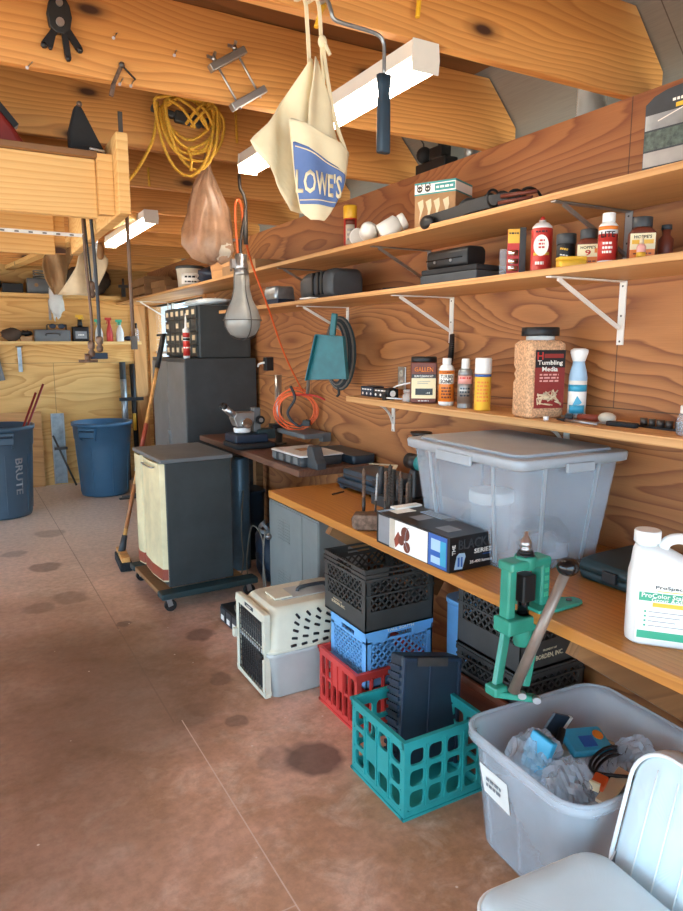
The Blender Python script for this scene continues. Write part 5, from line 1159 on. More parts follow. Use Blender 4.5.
b = MB(); loft(b, [(-.015, .14, .085, .01), (0, .155, .1, .012), (.015, .14, .085, .01)]); b.build('packet', 'aqua', t); MB().box(-.03, .02, -.03, .01, .0155, .0175).build('print', 'label_blue', t); MB().cyl((.045, .01, .0155), (.045, .01, .018), .018, n=12).build('print', 'label_orange', t)
t = thing('blue_packet', 'bright blue narrow packet inside the clear bag at the left of the tub', 'packet', (1.46, 1.37, .37), rot=(R(10), R(20), R(10))); MB().box(-.015, .015, -.04, .04, -.05, .06).build('packet', 'aqua', t, bev=.006)
t = thing('power_cord', 'black looped cord lying in the middle of the tub', 'cord', (1.66, 1.24, .33)); b = MB()
for k in range(3): b.tube([((.07 + .008 * k) * math.cos(a), (.05 + .01 * k) * math.sin(a), .008 * k + .012 * math.sin(2 * a)) for a in [i * PI / 12 for i in range(24)]], .005, 6, closed=True)
b.build('cord', 'black', t)
t = thing('black_tool', 'black tool handle poking up in the left of the tub', 'tool', (1.56, 1.38, .37), rot=(0, R(60), R(30))); MB().cyl((0, 0, -.07), (0, 0, .05), .012, n=10).build('handle', 'black', t)
t = thing('white_card', 'white edged dark card standing at the back of the tub', 'card', (1.62, 1.45, .37), rot=(R(15), R(25), 0)); MB().box(-.045, .03, -.004, .004, -.05, .05).build('card', 'navy_case', t); MB().box(.03, .045, -.005, .005, -.05, .05).build('edge', 'white_paper', t)
t = thing('wood_piece', 'pale wood offcut lying at the front of the tub', 'wood piece', (1.58, 1.185, .335), rot=(R(10), R(-12), R(15))); MB().box(-.08, .07, -.02, .02, -.006, .006).build('wood', 'paper_tan', t, bev=.002)
t = thing('orange_cap', 'orange-red plastic piece beside the wood offcut in the tub', 'plastic piece', (1.545, 1.21, .345), rot=(R(5), 0, R(25))); MB().box(-.03, .03, -.02, .02, -.01, .01).build('piece', 'orange_cord', t, bev=.005); MB().box(-.04, -.031, -.01, .02, -.008, .018).build('tip', 'label_cream', t)

# ================================================================ white vinyl seat
t = thing('boat_seat', 'white vinyl folding boat seat at the lower right corner of the photo', 'seat', (1.145, .862, 0), R(-4))
def pad(b, cx, cy, cz, w, d, h, r):
    secs = []
    for k, s_ in ((0, .90), (.25, .98), (.5, 1), (.75, .985), (.93, .93), (1, .86)):
        secs.append((cz + h * k, w * s_, d * s_, r * s_, cx, cy))
    return loft(b, secs, n=8)
MB().cyl((.0, 0, .0), (0, 0, .012), .15, n=28).cyl((0, 0, .012), (0, 0, .165), .035, n=20).build('pedestal', 'grey_paint', t)
MB().box(-.16, .2, -.17, .17, .166, .18).build('seat_board', 'white_plastic', t, bev=.004)
b = MB(); pad(b, 0, 0, .181, .41, .45, .155, .07); b.build('seat_cushion', 'vinyl', t, sub=1)
b = MB(); b.tube([(p, q, .302) for p, q in rrect(.402, .442, .072, 9)], .0055, 8, closed=True); b.build('piping', 'vinyl_seam', t)
bk = bpy.data.objects.new('backrest', None); bpy.data.objects.remove(bk)
b = MB(); b.at((.195, .0, .215), (0, R(14), 0))
secs = []
rs = []
for k, s_ in ((0, .90), (.2, .98), (.5, 1), (.8, .98), (1, .88)):
    rs.append([(.01 + .10 * k, p, .20 + q) for p, q in rrect(.40 * s_, .42 * s_, .10 * s_, 8)])
b.rings(rs); b.build('backrest', 'vinyl', t, sub=1)
b = MB(); b.at((.195, .0, .215), (0, R(14), 0)); b.tube([(.016, p, .20 + q) for p, q in rrect(.385, .40, .1, 9)], .0055, 8, closed=True)
for y in (-.12, -.06, 0, .06, .12): b.tube([(.0075, y, .04), (.006, y * .98, .36)], .002, 6)
b.build('piping', 'vinyl_seam', t)
MB().bar((.17, -.185, .19), (.25, -.185, .30), .006, .03, (1, 0, 0)).bar((.17, .185, .19), (.25, .185, .30), .006, .03, (1, 0, 0)).build('hinge', 'steel', t)
# ================================================================ hung from the joists
YBf = 2.43 - .001   # near face of the second joist
def nail(x, y, z, label):
    o = MB().cyl((0, 0, 0), (-.018, -.04, -.030), .0022, n=6).cyl((0, -.001, 0), (.002, .0005, .002), .002, n=8).cyl((-.018, -.04, -.030), (-.019, -.042, -.0315), .0052, n=8).build('nail', 'steel'); tag(o, label, 'nail', loc=(x, y, z))
nail(.285, YBf, 2.452, 'bare nail in the joist under the big black clamp'); nail(.555, YBf, 2.452, 'bare nail in the joist right of the hanging blade, left one of two'); nail(.59, YBf, 2.453, 'bare nail in the joist right of the hanging blade, right one of two')
nail(.543, YBf, 2.586, 'bare nail high on the joist above the small pliers'); nail(.736, YBf, 2.572, 'bare nail on the joist left of the wood bar clamp')
# spring clamp
t = thing('spring_clamp', 'large black spring clamp hanging on the joist at the top left', 'clamp', (.368, YBf - .03, 2.60), rot=(R(8), 0, 0))
b = MB(); b.prism([(-.012, .05), (.012, .05), (.03, .02), (.036, -.01), (.03, -.045), (.012, -.06), (-.012, -.06), (-.03, -.045), (-.036, -.01), (-.03, .02)], -.012, .012, 'y'); b.build('jaws', 'black', t, bev=.004)
for (x0, z0, x1, z1, w_) in ((-.012, -.05, -.048, -.1, .02), (.012, -.05, .02, -.125, .018), (.02, -.045, .055, -.095, .02), (-.015, -.055, -.03, -.105, .012)):
    MB().bar((x0, -.004, z0), (x1, -.01, z1), .012, w_, (1, 0, 0)).sphere((x1, -.01, z1), w_ * .5, 10, 7).build('handle', 'black', t)
MB().cyl((0, -.012, .022), (0, -.02, .022), .010, n=14).cyl((0, -.012, -.03), (0, -.022, -.03), .012, n=14).build('pivot', 'steel', t)
# pliers and blade
t = thing('pliers', 'small rusty pliers hanging on the joist between the two clamps', 'pliers', (.552, YBf - .012, 2.49), 0)
MB().bar((0, 0, 0), (-.028, 0, -.06), .008, .012, (1, 0, 0)).bar((-.028, 0, -.06), (-.038, 0, -.1), .01, .014, (1, 0, 0)).build('handle', 'rusty', t, bev=.002); MB().bar((0, 0, 0), (.04, -.01, -.04), .004, .005, (1, 0, 0)).sphere((0, -.002, 0), .01, 10, 7).build('jaw', 'dark_steel', t)
t = thing('steel_scraper', 'narrow steel tool with black end hanging beside the pale board end', 'tool', (.58, 2.60, 2.385), 0)
MB().box(-.008, .008, -.002, .002, -.11, .02).build('blade', 'dark_steel', t, bev=.001); MB().cyl((0, -.006, -.12), (0, .006, -.12), .014, n=14).build('end', 'black', t); MB().cyl((0, -.008, -.12), (0, -.006, -.12), .007, n=10).build('bolt', 'steel', t)
# handscrew
t = thing('handscrew_clamp', 'aluminium two-bar clamp with wing nuts hanging askew on the joist', 'clamp', (.94, YBf - .03, 2.515), rot=(0, R(-33), 0))
MB().box(-.075, .075, -.016, .016, .05, .075).build('jaw', 'aluminium', t, bev=.003); MB().box(-.075, .075, -.016, .016, -.085, -.06).build('jaw', 'aluminium', t, bev=.003)
for x in (-.045, .045):
    MB().cyl((x, 0, -.09), (x, 0, .09), .004, n=10).build('screw', 'steel', t)
    MB().cyl((x, 0, .076), (x, 0, .09), .008, n=10).bar((x, 0, .085), (x + .018, 0, .1), .004, .01).bar((x, 0, .085), (x - .018, 0, .1), .004, .01).build('wing_nut', 'steel', t)
# rope on a cleat (third joist)
YC = 3.16 - .001
t = thing('rope_coil', 'yellow rope coiled over a black cleat on the joist', 'rope', (.975, YC - .04, 2.575), 0)
MB().bar((-.15, -.01, .025), (-.05, -.01, .005), .03, .03, (0, 0, 1)).bar((-.05, -.01, .005), (.07, -.01, -.005), .03, .05, (0, 0, 1)).bar((.07, -.01, -.005), (.155, -.01, .0), .03, .04, (0, 0, 1)).build('cleat', 'charcoal', t, bev=.008)
def twist(P, r=.0062):
    return MB().tube(P, r, 8)
rnd = random.Random(5)
for k in range(7):
    w_ = .105 + .012 * (k % 4); dep = (.10, .14, .17, .20, .155, .23, .26)[k]; sh = rnd.uniform(-.02, .02); P = []
    for i in range(26):
        a = 2 * PI * i / 26; z = math.sin(a)
        P.append((sh + w_ * math.cos(a) * (1 + .08 * math.sin(3 * a + k)), -.03 - .006 * k + .012 * math.sin(a * 2 + k), (z * .062 + .015 if z > 0 else z * dep + .015) + .006 * math.sin(5 * a + k)))
    MB().tube(P, .0068, 8, closed=True).build('loop', 'yellow_rope', t)
for k, (x0, z0, x1, z1) in enumerate(((-.09, .05, .02, -.05), (-.05, .06, .07, -.04), (.03, .05, .1, -.03), (-.02, -.04, .07, .06), (.08, -.05, .02, .02), (.1, .05, .0, -.05))):
    MB().tube(spline([(x0, -.07, z0), ((x0 + x1) / 2, -.09, (z0 + z1) / 2 + .01), (x1, -.075, z1)]), .0065, 8).build('wrap', 'yellow_rope', t)
MB().tube(spline([(-.13, -.04, .04), (-.145, -.05, -.06), (-.17, -.06, -.14), (-.235, -.07, -.25), (-.31, -.09, -.34)]), .0068, 8).build('tail', 'yellow_rope', t)
MB().tube(spline([(-.01, -.06, -.14), (.0, -.07, -.18), (-.005, -.07, -.23)]), .006, 8).build('tail', 'yellow_rope', t)
# yellow wires through joists
for k, (x, y, z0, z1, lb) in enumerate(((1.222, 3.150, 2.66, 2.52, 'yellow cable dropping from the joists under the bar clamp'), (1.0, 3.882, 2.54, 2.445, 'yellow cable end seen below the left rope loops'),)):
    o = MB().cyl((0, 0, 0), (.004, 0, z1 - z0), .006, n=8).build('yellow_cable', 'yellow_rope'); tag(o, lb, 'cable', loc=(x, y, z0))
o = MB().tube(spline([(.0, .05, .1), (.0, -.005, .06), (-.004, -.012, .02), (-.006, -.012, .0)]), .007, 8).build('yellow_cable', 'yellow_cap'); tag(o, 'short yellow cable hook at the top edge, right of the paint roller', 'cable', loc=(1.19, 1.685, 2.485))
# canvas apron: bib and pocket panel
t = thing('canvas_apron', "cream canvas nail apron with blue LOWE'S logo hanging from the joist", 'apron', (.835, 1.60, 2.425), 0)
def sheet(rows, cy, nu=10, nv=16):
    """rows: (z, xl, xr) interpolated; cy(x,z)->y"""
    b = MB(); zs = [r[0] for r in rows]
    def at(z):
        for i in range(len(rows) - 1):
            a, c = rows[i], rows[i + 1]
            if a[0] >= z >= c[0]:
                k = (a[0] - z) / (a[0] - c[0] + 1e-9); return a[1] + (c[1] - a[1]) * k, a[2] + (c[2] - a[2]) * k
        return rows[-1][1:]
    v = []
    for j in range(nv + 1):
        z = zs[0] + (zs[-1] - zs[0]) * j / nv; xl, xr = at(z)
        for i in range(nu + 1):
            x = xl + (xr - xl) * i / nu; v.append((x, cy(x, z), z))
    f = [(j * (nu + 1) + i, j * (nu + 1) + i + 1, (j + 1) * (nu + 1) + i + 1, (j + 1) * (nu + 1) + i) for j in range(nv) for i in range(nu)]
    return b.add(v, f, 0, True)
xo = -.868; zo = -2.44
q = lambda px, py: (.829 + (px - 307) * .00295 + .00042 * (py) * 0 + xo, 0)
fold = lambda x, z: .018 * math.sin(x * 38 + z * 6) + .012 * math.sin(x * 90 - z * 9)
back = sheet([(-.14, -.022, -.014), (-.22, -.07, .0), (-.30, -.13, .04), (-.345, -.18, .055), (-.40, -.135, .06), (-.45, -.095, .04), (-.495, -.07, .0)], lambda x, z: .01 + fold(x, z) * .7, 14, 24); back.build('bib', 'canvas', t, solid=.003)
mid = sheet([(-.14, -.016, .004), (-.25, -.04, .035), (-.34, -.04, .075), (-.40, -.03, .08), (-.44, .0, .06)], lambda x, z: -.012 + fold(x + 3, z) * .8, 12, 20); mid.build('pocket_back', 'canvas', t, solid=.003)
py_ = lambda x, z: -.035 - .035 * math.cos((x + .025) / .085 * 1.2) + .006 * math.sin(x * 70 + z * 10)
frontrows = [(-.300, -.100, -.096), (-.325, -.098, -.02), (-.352, -.096, .068), (-.37, -.094, .062), (-.43, -.089, .045), (-.48, -.082, .02), (-.51, -.075, .0), (-.527, -.055, -.02)]
sheet(frontrows, py_, 14, 22).build('pocket_front', 'canvas', t, solid=.003)
yy = lambda x, z: py_(x, z) - .0045
lg = sheet([(-.352, -.094, -.090), (-.372, -.093, -.045), (-.39, -.092, .0), (-.412, -.0905, .046), (-.45, -.086, .034), (-.48, -.081, .018), (-.492, -.079, .012)], yy, 14, 12); lg.build('logo', 'logo_blue', t, solid=.0012)
def maptext(parent, s, w, h, cx, cz, m, tilt=0):
    o = text(parent, 'lettering', s, w, h, (0, 0, 0), (0, 0, 0), m, th=.001)
    for v in o.data.vertices:
        x, z = v.co.x + cx, v.co.z + cz + v.co.x * tilt; v.co = Vector((x, py_(x, z) - .0075, z))
    return o
maptext(t, "LOWE'S", .118, .055, -.030, -.442, 'canvas', -.04)
b = MB(); P = [(-.061, -.405), (-.03, -.407), (.01, -.42), (.05, -.437)]
b.tube([(x, py_(x, z) - .007, z) for x, z in [(-.090 + .132 * i / 12, -.362 - .05 * i / 12) for i in range(13)]], .0014, 5)
b.tube([(x, py_(x, z) - .007, z) for x, z in [(-.080 + .094 * i / 10, -.483 + .002 * i / 10) for i in range(11)]], .0014, 5); b.build('logo_border', 'canvas', t)
b = MB()
for P in ([(-.02, .075, .02), (-.022, .02, 0), (-.02, .01, -.07), (-.018, .005, -.15)], [(.008, .075, .02), (.008, .01, 0), (.012, .0, -.09), (.016, -.002, -.18), (.012, 0, -.26)], [(.014, 0, -.085), (.022, -.01, -.17), (.045, -.01, -.27), (.075, -.02, -.355)]):
    P = spline(P, 6)
    for i in range(len(P) - 1): b.bar(P[i], P[i + 1], .004, .009, (1, 0, 0))
b.sphere((.014, -.003, -.095), .012, 10, 8, sc=(1, .8, 1.3)); b.bar((.016, -.01, -.1), (.03, -.012, -.125), .008, .006); b.build('strap', 'canvas', t)
# nail / hook wire that carries it (yellow)
o = MB().tube(spline([(0.0, .022, .03), (-.004, .0, .02), (-.02, -.012, -.0), (-.034, -.012, -.04)]), .006, 8).build('yellow_cable', 'yellow_cap'); tag(o, 'curved yellow cable at the knot of the canvas apron', 'cable', loc=(.90, 1.675, 2.43))
# paint roller frame
t = thing('paint_roller', 'bare paint roller frame with a dark handle hanging beside the canvas apron', 'paint roller', (1.046, 1.625, 2.30), 0)
MB().tube(spline([(-.158, .06, .16), (-.158, .02, .15), (-.158, 0, .12), (-.152, 0, .104), (-.13, 0, .098), (-.06, 0, .096), (-.02, 0, .092), (-.004, 0, .08), (0, 0, .06), (0, 0, .0)], 6), .0052, 8).build('wire_frame', 'galv', t)
b = MB(); loft(b, [(-.195, .036, .02, .008), (-.19, .038, .024, .01), (-.07, .036, .024, .01), (-.045, .03, .02, .009), (-.03, .036, .022, .01), (-.002, .04, .022, .008)]); b.build('handle', 'case_blue', t)
# plastic bag hanging
t = thing('hanging_bag', 'brown translucent plastic bag hanging from the joist over the top shelf', 'bag', (1.07, 3.12, 2.44), 0)
rs = []
for z, w_, d_, cx in ((0, .02, .02, 0), (-.06, .04, .03, 0), (-.14, .12, .07, -.01), (-.22, .18, .1, 0), (-.33, .22, .13, 0), (-.40, .22, .14, -.005), (-.445, .17, .11, 0), (-.465, .08, .06, .01)):
    rs.append([(cx + w_ / 2 * math.cos(a) * (1 + .12 * math.sin(5 * a + z * 20) + .06 * math.sin(13 * a)), d_ / 2 * math.sin(a) * (1 + .2 * math.sin(7 * a - z * 14) + .1 * math.sin(11 * a)), z + .01 * math.sin(3 * a)) for a in [2 * PI * i / 40 for i in range(72)]])
MB().rings(rs).build('bag', 'brown_bag', t)
crumple(MB(), (.03, -.02, -.40), .075, (1, .5, .75), .16, 44, 18, 12).build('contents', 'putty', t); crumple(MB(), (-.06, 0, -.33), .05, (.6, .6, 1.8), .14, 45, 16, 10).build('contents', 'skin_print', t)
# trouble light
t = thing('work_light', 'caged trouble light with frosted bulb guard hanging from a hook', 'work light', (1.205, 3.08, 2.01), 0)
MB().lathe([(.026, .0), (.028, .004), (.028, -.035), (.034, -.04), (.034, -.062), (.028, -.066)][::-1], 20).build('socket', 'steel', t)
MB().lathe([(.036, -.09), (.038, -.15), (.05, -.2), (.075, -.25), (.086, -.29), (.082, -.325), (.06, -.36), (.03, -.375), (.01, -.378)][::-1], 28).build('bulb_guard', 'lamp_guard', t)
MB().lathe([(.028, -.066), (.036, -.09)], 20).box(-.05, -.03, -.015, .015, -.06, -.02).build('collar', 'aluminium', t)
MB().sphere((0, 0, -.28), .035, 14, 10, sc=(1, 1, 1.4)).build('bulb', 'white_plastic', t)
for k in range(4):
    a = k * PI / 2 + .1; b = MB(); b.tube(spline([(r_ * math.cos(a), r_ * math.sin(a), z) for r_, z in ((.036, -.06), (.04, -.15), (.054, -.2), (.079, -.25), (.09, -.29), (.086, -.33), (.062, -.366), (.03, -.382), (.0, -.386))], 4), .0022, 6); b.build('guard_wire', 'dark_steel', t)
MB().tube([(.091 * math.cos(a), .091 * math.sin(a), -.295) for a in [i * PI / 14 for i in range(28)]], .0022, 6, closed=True).build('guard_wire', 'dark_steel', t)
MB().tube(spline([(.0, 0, 0), (.0, 0, .06), (.02, 0, .16), (.03, 0, .22), (.02, 0, .27), (.008, .01, .30), (.008, .02, .36)], 6), .008, 8).cyl((.026, 0, .05), (.026, 0, .2), .011, n=10).build('hook', 'dark_steel', t)
P = spline([(1.19, 3.08, 2.02), (1.18, 3.07, 2.12), (1.175, 3.06, 2.22), (1.19, 3.06, 2.25), (1.21, 3.07, 2.22), (1.24, 3.12, 2.12), (1.34, 3.28, 2.0), (1.52, 3.5, 1.8), (1.75, 3.8, 1.55), (1.95, 4.0, 1.34), (2.05, 4.10, 1.26)], 10)
o = MB().tube(P, .0055, 8).build('extension_cord', 'orange_cord'); tag(o, 'orange cord running down from the caged trouble light to the wall', 'cord')
t = thing('cord_coil', 'orange extension cord coiled on the wall above the brown bench', 'cord', (1.965, 4.08, 1.175), R(52))
for k in range(6):
    ph = k * .7; MB().tube([(-.006 - .004 * k, (.125 + .022 * math.sin(ph)) * math.cos(a) + .012 * math.sin(ph * 1.7), (.12 + .02 * math.cos(ph)) * math.sin(a) + .008 * math.cos(ph * 2.1)) for a in [i * PI / 16 for i in range(32)]], .0048, 8, closed=True).build('loop', 'orange_cord', t)
MB().tube(spline([(-.04, .03, .16), (-.055, .0, .08), (-.05, .05, -.02), (-.045, -.02, -.1), (-.04, -.08, -.06)]), .009, 8).build('tie', 'dark_cord', t); MB().box(-.06, -.03, -.1, -.05, -.1, -.06).build('plug', 'black', t, bev=.004)
MB().tube(spline([(-.03, .02, .10), (-.03, -.12, .1), (-.03, -.24, .05), (-.03, -.28, .03)]), .006, 8).build('cord_end', 'red_plastic', t)
o = MB().tube(spline([(2.04, 4.08, 1.25), (2.0, 3.98, 1.33), (1.98, 3.92, 1.42), (2.0, 3.8, 1.5)]), .012, 8).build('dark_tie', 'grey_cord'); tag(o, 'grey tangled cord between the orange coil and the dustpan', 'cord')
# dustpan
t = thing('dustpan', 'teal dustpan hanging from the white bracket above the brown bench', 'dustpan', (1.84, 3.33, 1.76), rot=(R(4), R(9), R(-60)))
rs = [(-.035, -.13), (.045, -.12), (.115, -.155), (.13, -.34), (-.13, -.405), (-.115, -.19)]
b = MB(); b.prism([(-.1, -.12), (.075, -.105), (.125, -.33), (-.14, -.385)], -.004, .004, 'y'); b.build('pan', 'teal_fabric', t, bev=.002)
b = MB(); b.bar((-.1, -.012, -.12), (-.14, -.012, -.385), .03, .006, (1, 0, 0)).bar((.075, -.012, -.105), (.125, -.012, -.33), .03, .006, (1, 0, 0)).bar((-.1, -.012, -.12), (.075, -.012, -.105), .03, .006, (0, 0, 1)); b.build('rim', 'teal_fabric', t)
MB().box(-.02, .015, -.01, .01, -.12, .01).build('handle', 'teal_fabric', t, bev=.006)
t = thing('cord_bundle', 'dark green coiled cords hanging behind the teal dustpan', 'cord', (1.96, 3.55, 1.58), rot=(0, 0, R(-62)))
for k in range(6): MB().tube([((.06 + .009 * k) * math.cos(a) + .03, .008 * k - .03, (.17 + .008 * k) * math.sin(a) - .03) for a in [i * PI / 14 for i in range(28)]], .007, 6, closed=True).build('loop', ('dark_cord', 'grey_cord', 'dark_green')[k % 3], t)
MB().tube(spline([(.02, 0, -.2), (.03, 0, -.26), (.015, 0, -.28)]), .008, 6).build('hook', 'black', t)
# ================================================================ storage platform at upper left
t = thing('hanging_platform', 'pale wooden platform slung under the joists at the upper left', 'platform', (0, 0, 0))
MB().prism([(-1.6, 2.04), (.487, 2.04), (.487, 2.235), (-1.6, 2.235)], 2.60, 2.638, 'y').build('fascia', 'pine', t, bev=.003)
MB().prism([(-1.6, 2.04), (.487, 2.04), (.487, 2.235), (-1.6, 2.235)], 3.72, 3.758, 'y').build('fascia', 'pine', t, bev=.003)
MB().box(-1.6, .49, 2.57, 3.78, 2.2355, 2.255).build('deck', 'oldwood', t, bev=.002)
b = MB(); b.at((.56, 2.50, 2.175), (0, 0, R(-1))); b.box(-.02, .02, 0, 1.27, -.13, .135); b.build('end_rail', 'pine', t, bev=.004)
for y in (2.52, 3.70): MB().box(.49, .54, y + .05, y + .09, 2.05, 2.25).build('block', 'pine', t)
for x in (-1.5, -.3): MB().box(x, x + .035, 2.639, 2.70, 2.256, 2.44).build('hanger', 'oldwood', t)
b = MB(); b.cyl((.45, 2.47, 2.236), (.5, 2.50, 2.24), .004, n=6); b.build('nail', 'steel', t)
t = thing('red_bag', 'dark red rounded bag with black trim on the platform at the left edge', 'bag', (.16, 2.80, 2.2555), 0)
b = MB(); b.prism([(-.14, 0), (.135, 0), (.12, .05), (.09, .1), (.05, .15), (0, .17), (-.1, .16)], -.05, .05, 'y'); b.build('body', 'label_dred', t, bev=.02, seg=3)
MB().bar((.10, -.02, .095), (.03, -.02, .18), .06, .02, (1, 0, 0)).build('trim', 'black', t)
t = thing('black_fin', 'black pointed fin-shaped cover standing on the platform edge', 'cover', (.475, 2.68, 2.2555), 0)
b = MB(); b.prism([(-.06, 0), (.075, 0), (.04, .06), (-.005, .15), (-.02, .175), (-.035, .16), (-.058, .08)], -.03, .03, 'y'); b.build('cover', 'black_matte', t, bev=.012, seg=3)
MB().sphere((-.02, -.03, .168), .01, 10, 8).build('rivet', 'rusty', t)
t = thing('storage_case', 'dark brown case far back on the platform between the red bag and black fin', 'case', (.36, 3.4, 2.2555), 0); MB().box(-.11, .09, -.1, .1, 0, .09).build('case', 'label_brown', t, bev=.004)
# white perforated rail
t = thing('steel_rail', 'thin white perforated rail running under the platform', 'rail', (0, 0, 0))
b = MB(); b.box(-1.2, .50, 3.00, 3.003, 2.028, 2.0385); b.box(-1.2, .50, 2.985, 3.003, 2.0385, 2.0395); b.build('rail', 'white_metal', t)
c = MB()
for k in range(30): c.box(-1.0 + .05 * k, -.985 + .05 * k, 2.9985, 2.9999, 2.031, 2.036)
c.build('slots', 'dark_steel', t)
# cords with fittings
def hang(name, label, cat, P, r, m, fit=True):
    t = thing(name, label, cat, P[0]); o = Vector(P[0]); Q = [Vector(p) - o for p in P]
    MB().tube(spline(Q, 8), r, 8).build('cord', m, t)
    if fit:
        e = Q[-1]; MB().lathe([(.004, .02), (.014, .01), (.014, -.012), (.008, -.02), (.014, -.028), (.012, -.045), (.003, -.05)][::-1], 14, x=e.x, y=e.y).at().build('fitting', 'rusty', t).location.z = e.z
    return t
hang('hanging_cable', 'brown hanging cable with brass fitting left of the far spray bottles', 'cable', [(.502, 3.0, 2.235), (.505, 3.0, 1.95), (.515, 3.0, 1.7), (.508, 3.0, 1.60)], .006, 'brown_rod')
hang('hanging_cable', 'thick dark blue hanging cable left of the far spray bottles', 'cable', [(.525, 2.98, 2.235), (.535, 2.98, 2.0), (.54, 2.98, 1.75), (.538, 2.98, 1.62)], .007, 'dark_cord')
hang('hanging_cable', 'thin black hanging cord ending above the shelf between the two thick cables', 'cable', [(.51, 3.01, 2.235), (.512, 3.01, 2.1), (.522, 3.01, 1.88), (.524, 3.01, 1.84)], .004, 'black')
t = thing('air_fitting', 'brass cross-shaped air fitting at the lower end of the hanging cables', 'fitting', (.49, 3.0, 1.535)); MB().cyl((-.035, 0, 0), (.04, 0, 0), .006, n=10).cyl((0, 0, 0), (0, 0, .03), .011, n=10).build('fitting', 'rusty', t)
t = thing('blue_box', 'small dark blue box on the far wall under the spray bottles', 'box', (1.50, YF - .002, 1.475)); MB().box(-.10, .09, -.06, 0, -.035, .035).build('box', 'navy', t, bev=.006)
t = thing('hanging_rod', 'long brown metal rod hanging from a joist in front of the far shelves', 'rod', (.745, 3.22, 2.44)); 
MB().tube(spline([(-.05, 0, .0), (-.045, 0, -.06), (-.022, 0, -.14), (-.018, 0, -.25), (-.015, 0, -.82)]), .0085, 10).build('rod', 'brown_rod', t); MB().box(-.025, .0, -.012, .012, -.86, -.80).build('foot', 'dark_steel', t)
t = thing('white_rod', 'thin pale rod hanging from the joists beside the pale sheet', 'rod', (.975, 5.3, 2.40)); MB().tube(spline([(.02, 0, .035), (0, 0, -.05), (-.03, 0, -.3), (-.05, 0, -.43)]), .009, 8).build('rod', 'galv', t)
# pale board sheet and tarp
t = thing('hanging_sheet', 'pale canvas sheet hanging from the ceiling above the far shelf', 'sheet', (1.03, 6.2, 2.44))
sheet([(0, -.02, .10), (-.13, -.05, .2), (-.2, -.07, .18), (-.32, -.14, .12), (-.43, -.22, .07)], lambda x, z: .03 * math.sin(x * 26) + .1 * x, 12, 14).build('sheet', 'paper_tan', t, solid=.006)
MB().sphere((.13, -.02, -.06), .05, 10, 8, sc=(.7, .6, 1.5)).build('knot', 'kraft', t)
t = thing('hanging_tarp', 'brown tarp draped down left of the pale sheet near the far wall', 'tarp', (.86, 6.3, 2.44))
sheet([(0, .0, .10), (-.1, -.12, .10), (-.2, -.15, .06), (-.3, -.13, .03), (-.42, -.06, .0)], lambda x, z: .05 * math.sin(x * 40 + z * 6), 12, 14).build('tarp', 'tan_cloth', t, solid=.006)
# ================================================================ tall cabinet with organizer, far side
t = thing('tall_cabinet', 'tall grey steel cabinet between the window and the brown bench', 'cabinet', (1.50, 5.02, 0))
MB().box(.006, .57, 0, .95, 0, 1.50).build('body', 'grey_cab', t, bev=.004); MB().box(0, .0055, .01, .47, .05, 1.47).build('door', 'grey_paint', t, bev=.002); MB().box(0, .0055, .48, .94, .05, 1.47).build('door', 'grey_paint', t, bev=.002)
MB().box(-.02, 0, .44, .455, .8, .92).build('handle', 'steel', t)
t = thing('drawer_organizer', 'dark steel bank of small drawers with tan label tabs on the tall cabinet', 'drawer cabinet', (1.62, 5.04, 1.5005))
MB().box(.006, .42, 0, .88, 0, .395).build('body', 'grey_dark', t, bev=.012)
for r_ in range(4):
    for c_ in range(6):
        y = .02 + c_ * .142; z = .012 + r_ * .096
        o = MB().box(-.008, .0055, y, y + .132, z, z + .088).build('drawer', 'grey_dark', t, bev=.002)
        if r_ != 2 or c_ % 2: MB().box(-.0105, -.0082, y + .035, y + .097, z + .028, z + .066).build('label_tab', 'paper_tan', o)
t = thing('plastic_wrap', 'crumpled clear and white plastic lying on top of the drawer bank', 'plastic wrap', (1.82, 5.42, 1.93)); crumple(MB(), (0, 0, 0), .12, (1.3, 3.0, .28), .2, 61, 26, 10).build('wrap', 'milky', t)
x, y = 1.545, 5.10
t = bottle('caulk_tube', 'white and red caulk tube standing on the tall cabinet in front of the drawers', 'tube', x, y, 1.5005, [(.022, 0), (.025, .002), (.025, .215), (.022, .22)], 'white_plastic', [(.012, .22), (.01, .235), (.004, .33)], 'white_plastic', bodyname='tube', capname='nozzle')
band(t, 'label', .0254, 1.5, .02, .13, 'label_red'); band(t, 'label_band', .0254, 1.5, .155, .19, 'label_red'); band(t, 'label_band', .0256, 1.4, .135, .15, 'label_black'); text(t, 'lettering', 'SEALANT', .09, .02, (0, .0, .08), (0, R(0), 0), 'white_paper', wrap=.0262)
# ================================================================ far wall
KY = 8.12
def far_item(name, label, cat, x0, x1, z, h, m, part='body', d=.12, rad=.01):
    t = thing(name, label, cat, ((x0 + x1) / 2, KY + .05, z)); w = x1 - x0
    b = MB(); loft(b, [(0, w * .96, d * .96, rad), (.004, w, d, rad), (h - .01, w, d, rad), (h, w * .96, d * .94, rad)]); b.build(part, m, t); return t
Z1 = 1.6405; Z2 = 2.1405
t = far_item('metal_toolbox', 'grey metal toolbox on the lower far shelf', 'toolbox', .80, 1.16, Z1, .125, 'grey_paint', d=.16); MB().tube(spline([(-.07, -.082, .06), (-.06, -.1, .08), (.06, -.1, .08), (.07, -.082, .06)]), .006).build('handle', 'dark_steel', t)
b = MB(); 
t = thing('sunglasses', 'dark sunglasses lying on the grey metal toolbox', 'sunglasses', (1.03, KY + .05, Z1 + .126))
for x in (-.045, .045): MB().sphere((x, -.05, .035), .035, 14, 8, sc=(1, .2, .8)).build('lens', 'navy', t)
MB().box(-.1, .1, -.045, -.04, .045, .055).box(-.1, -.094, -.045, .06, .0, .05).box(.094, .1, -.045, .06, .0, .05).build('frame', 'black', t)
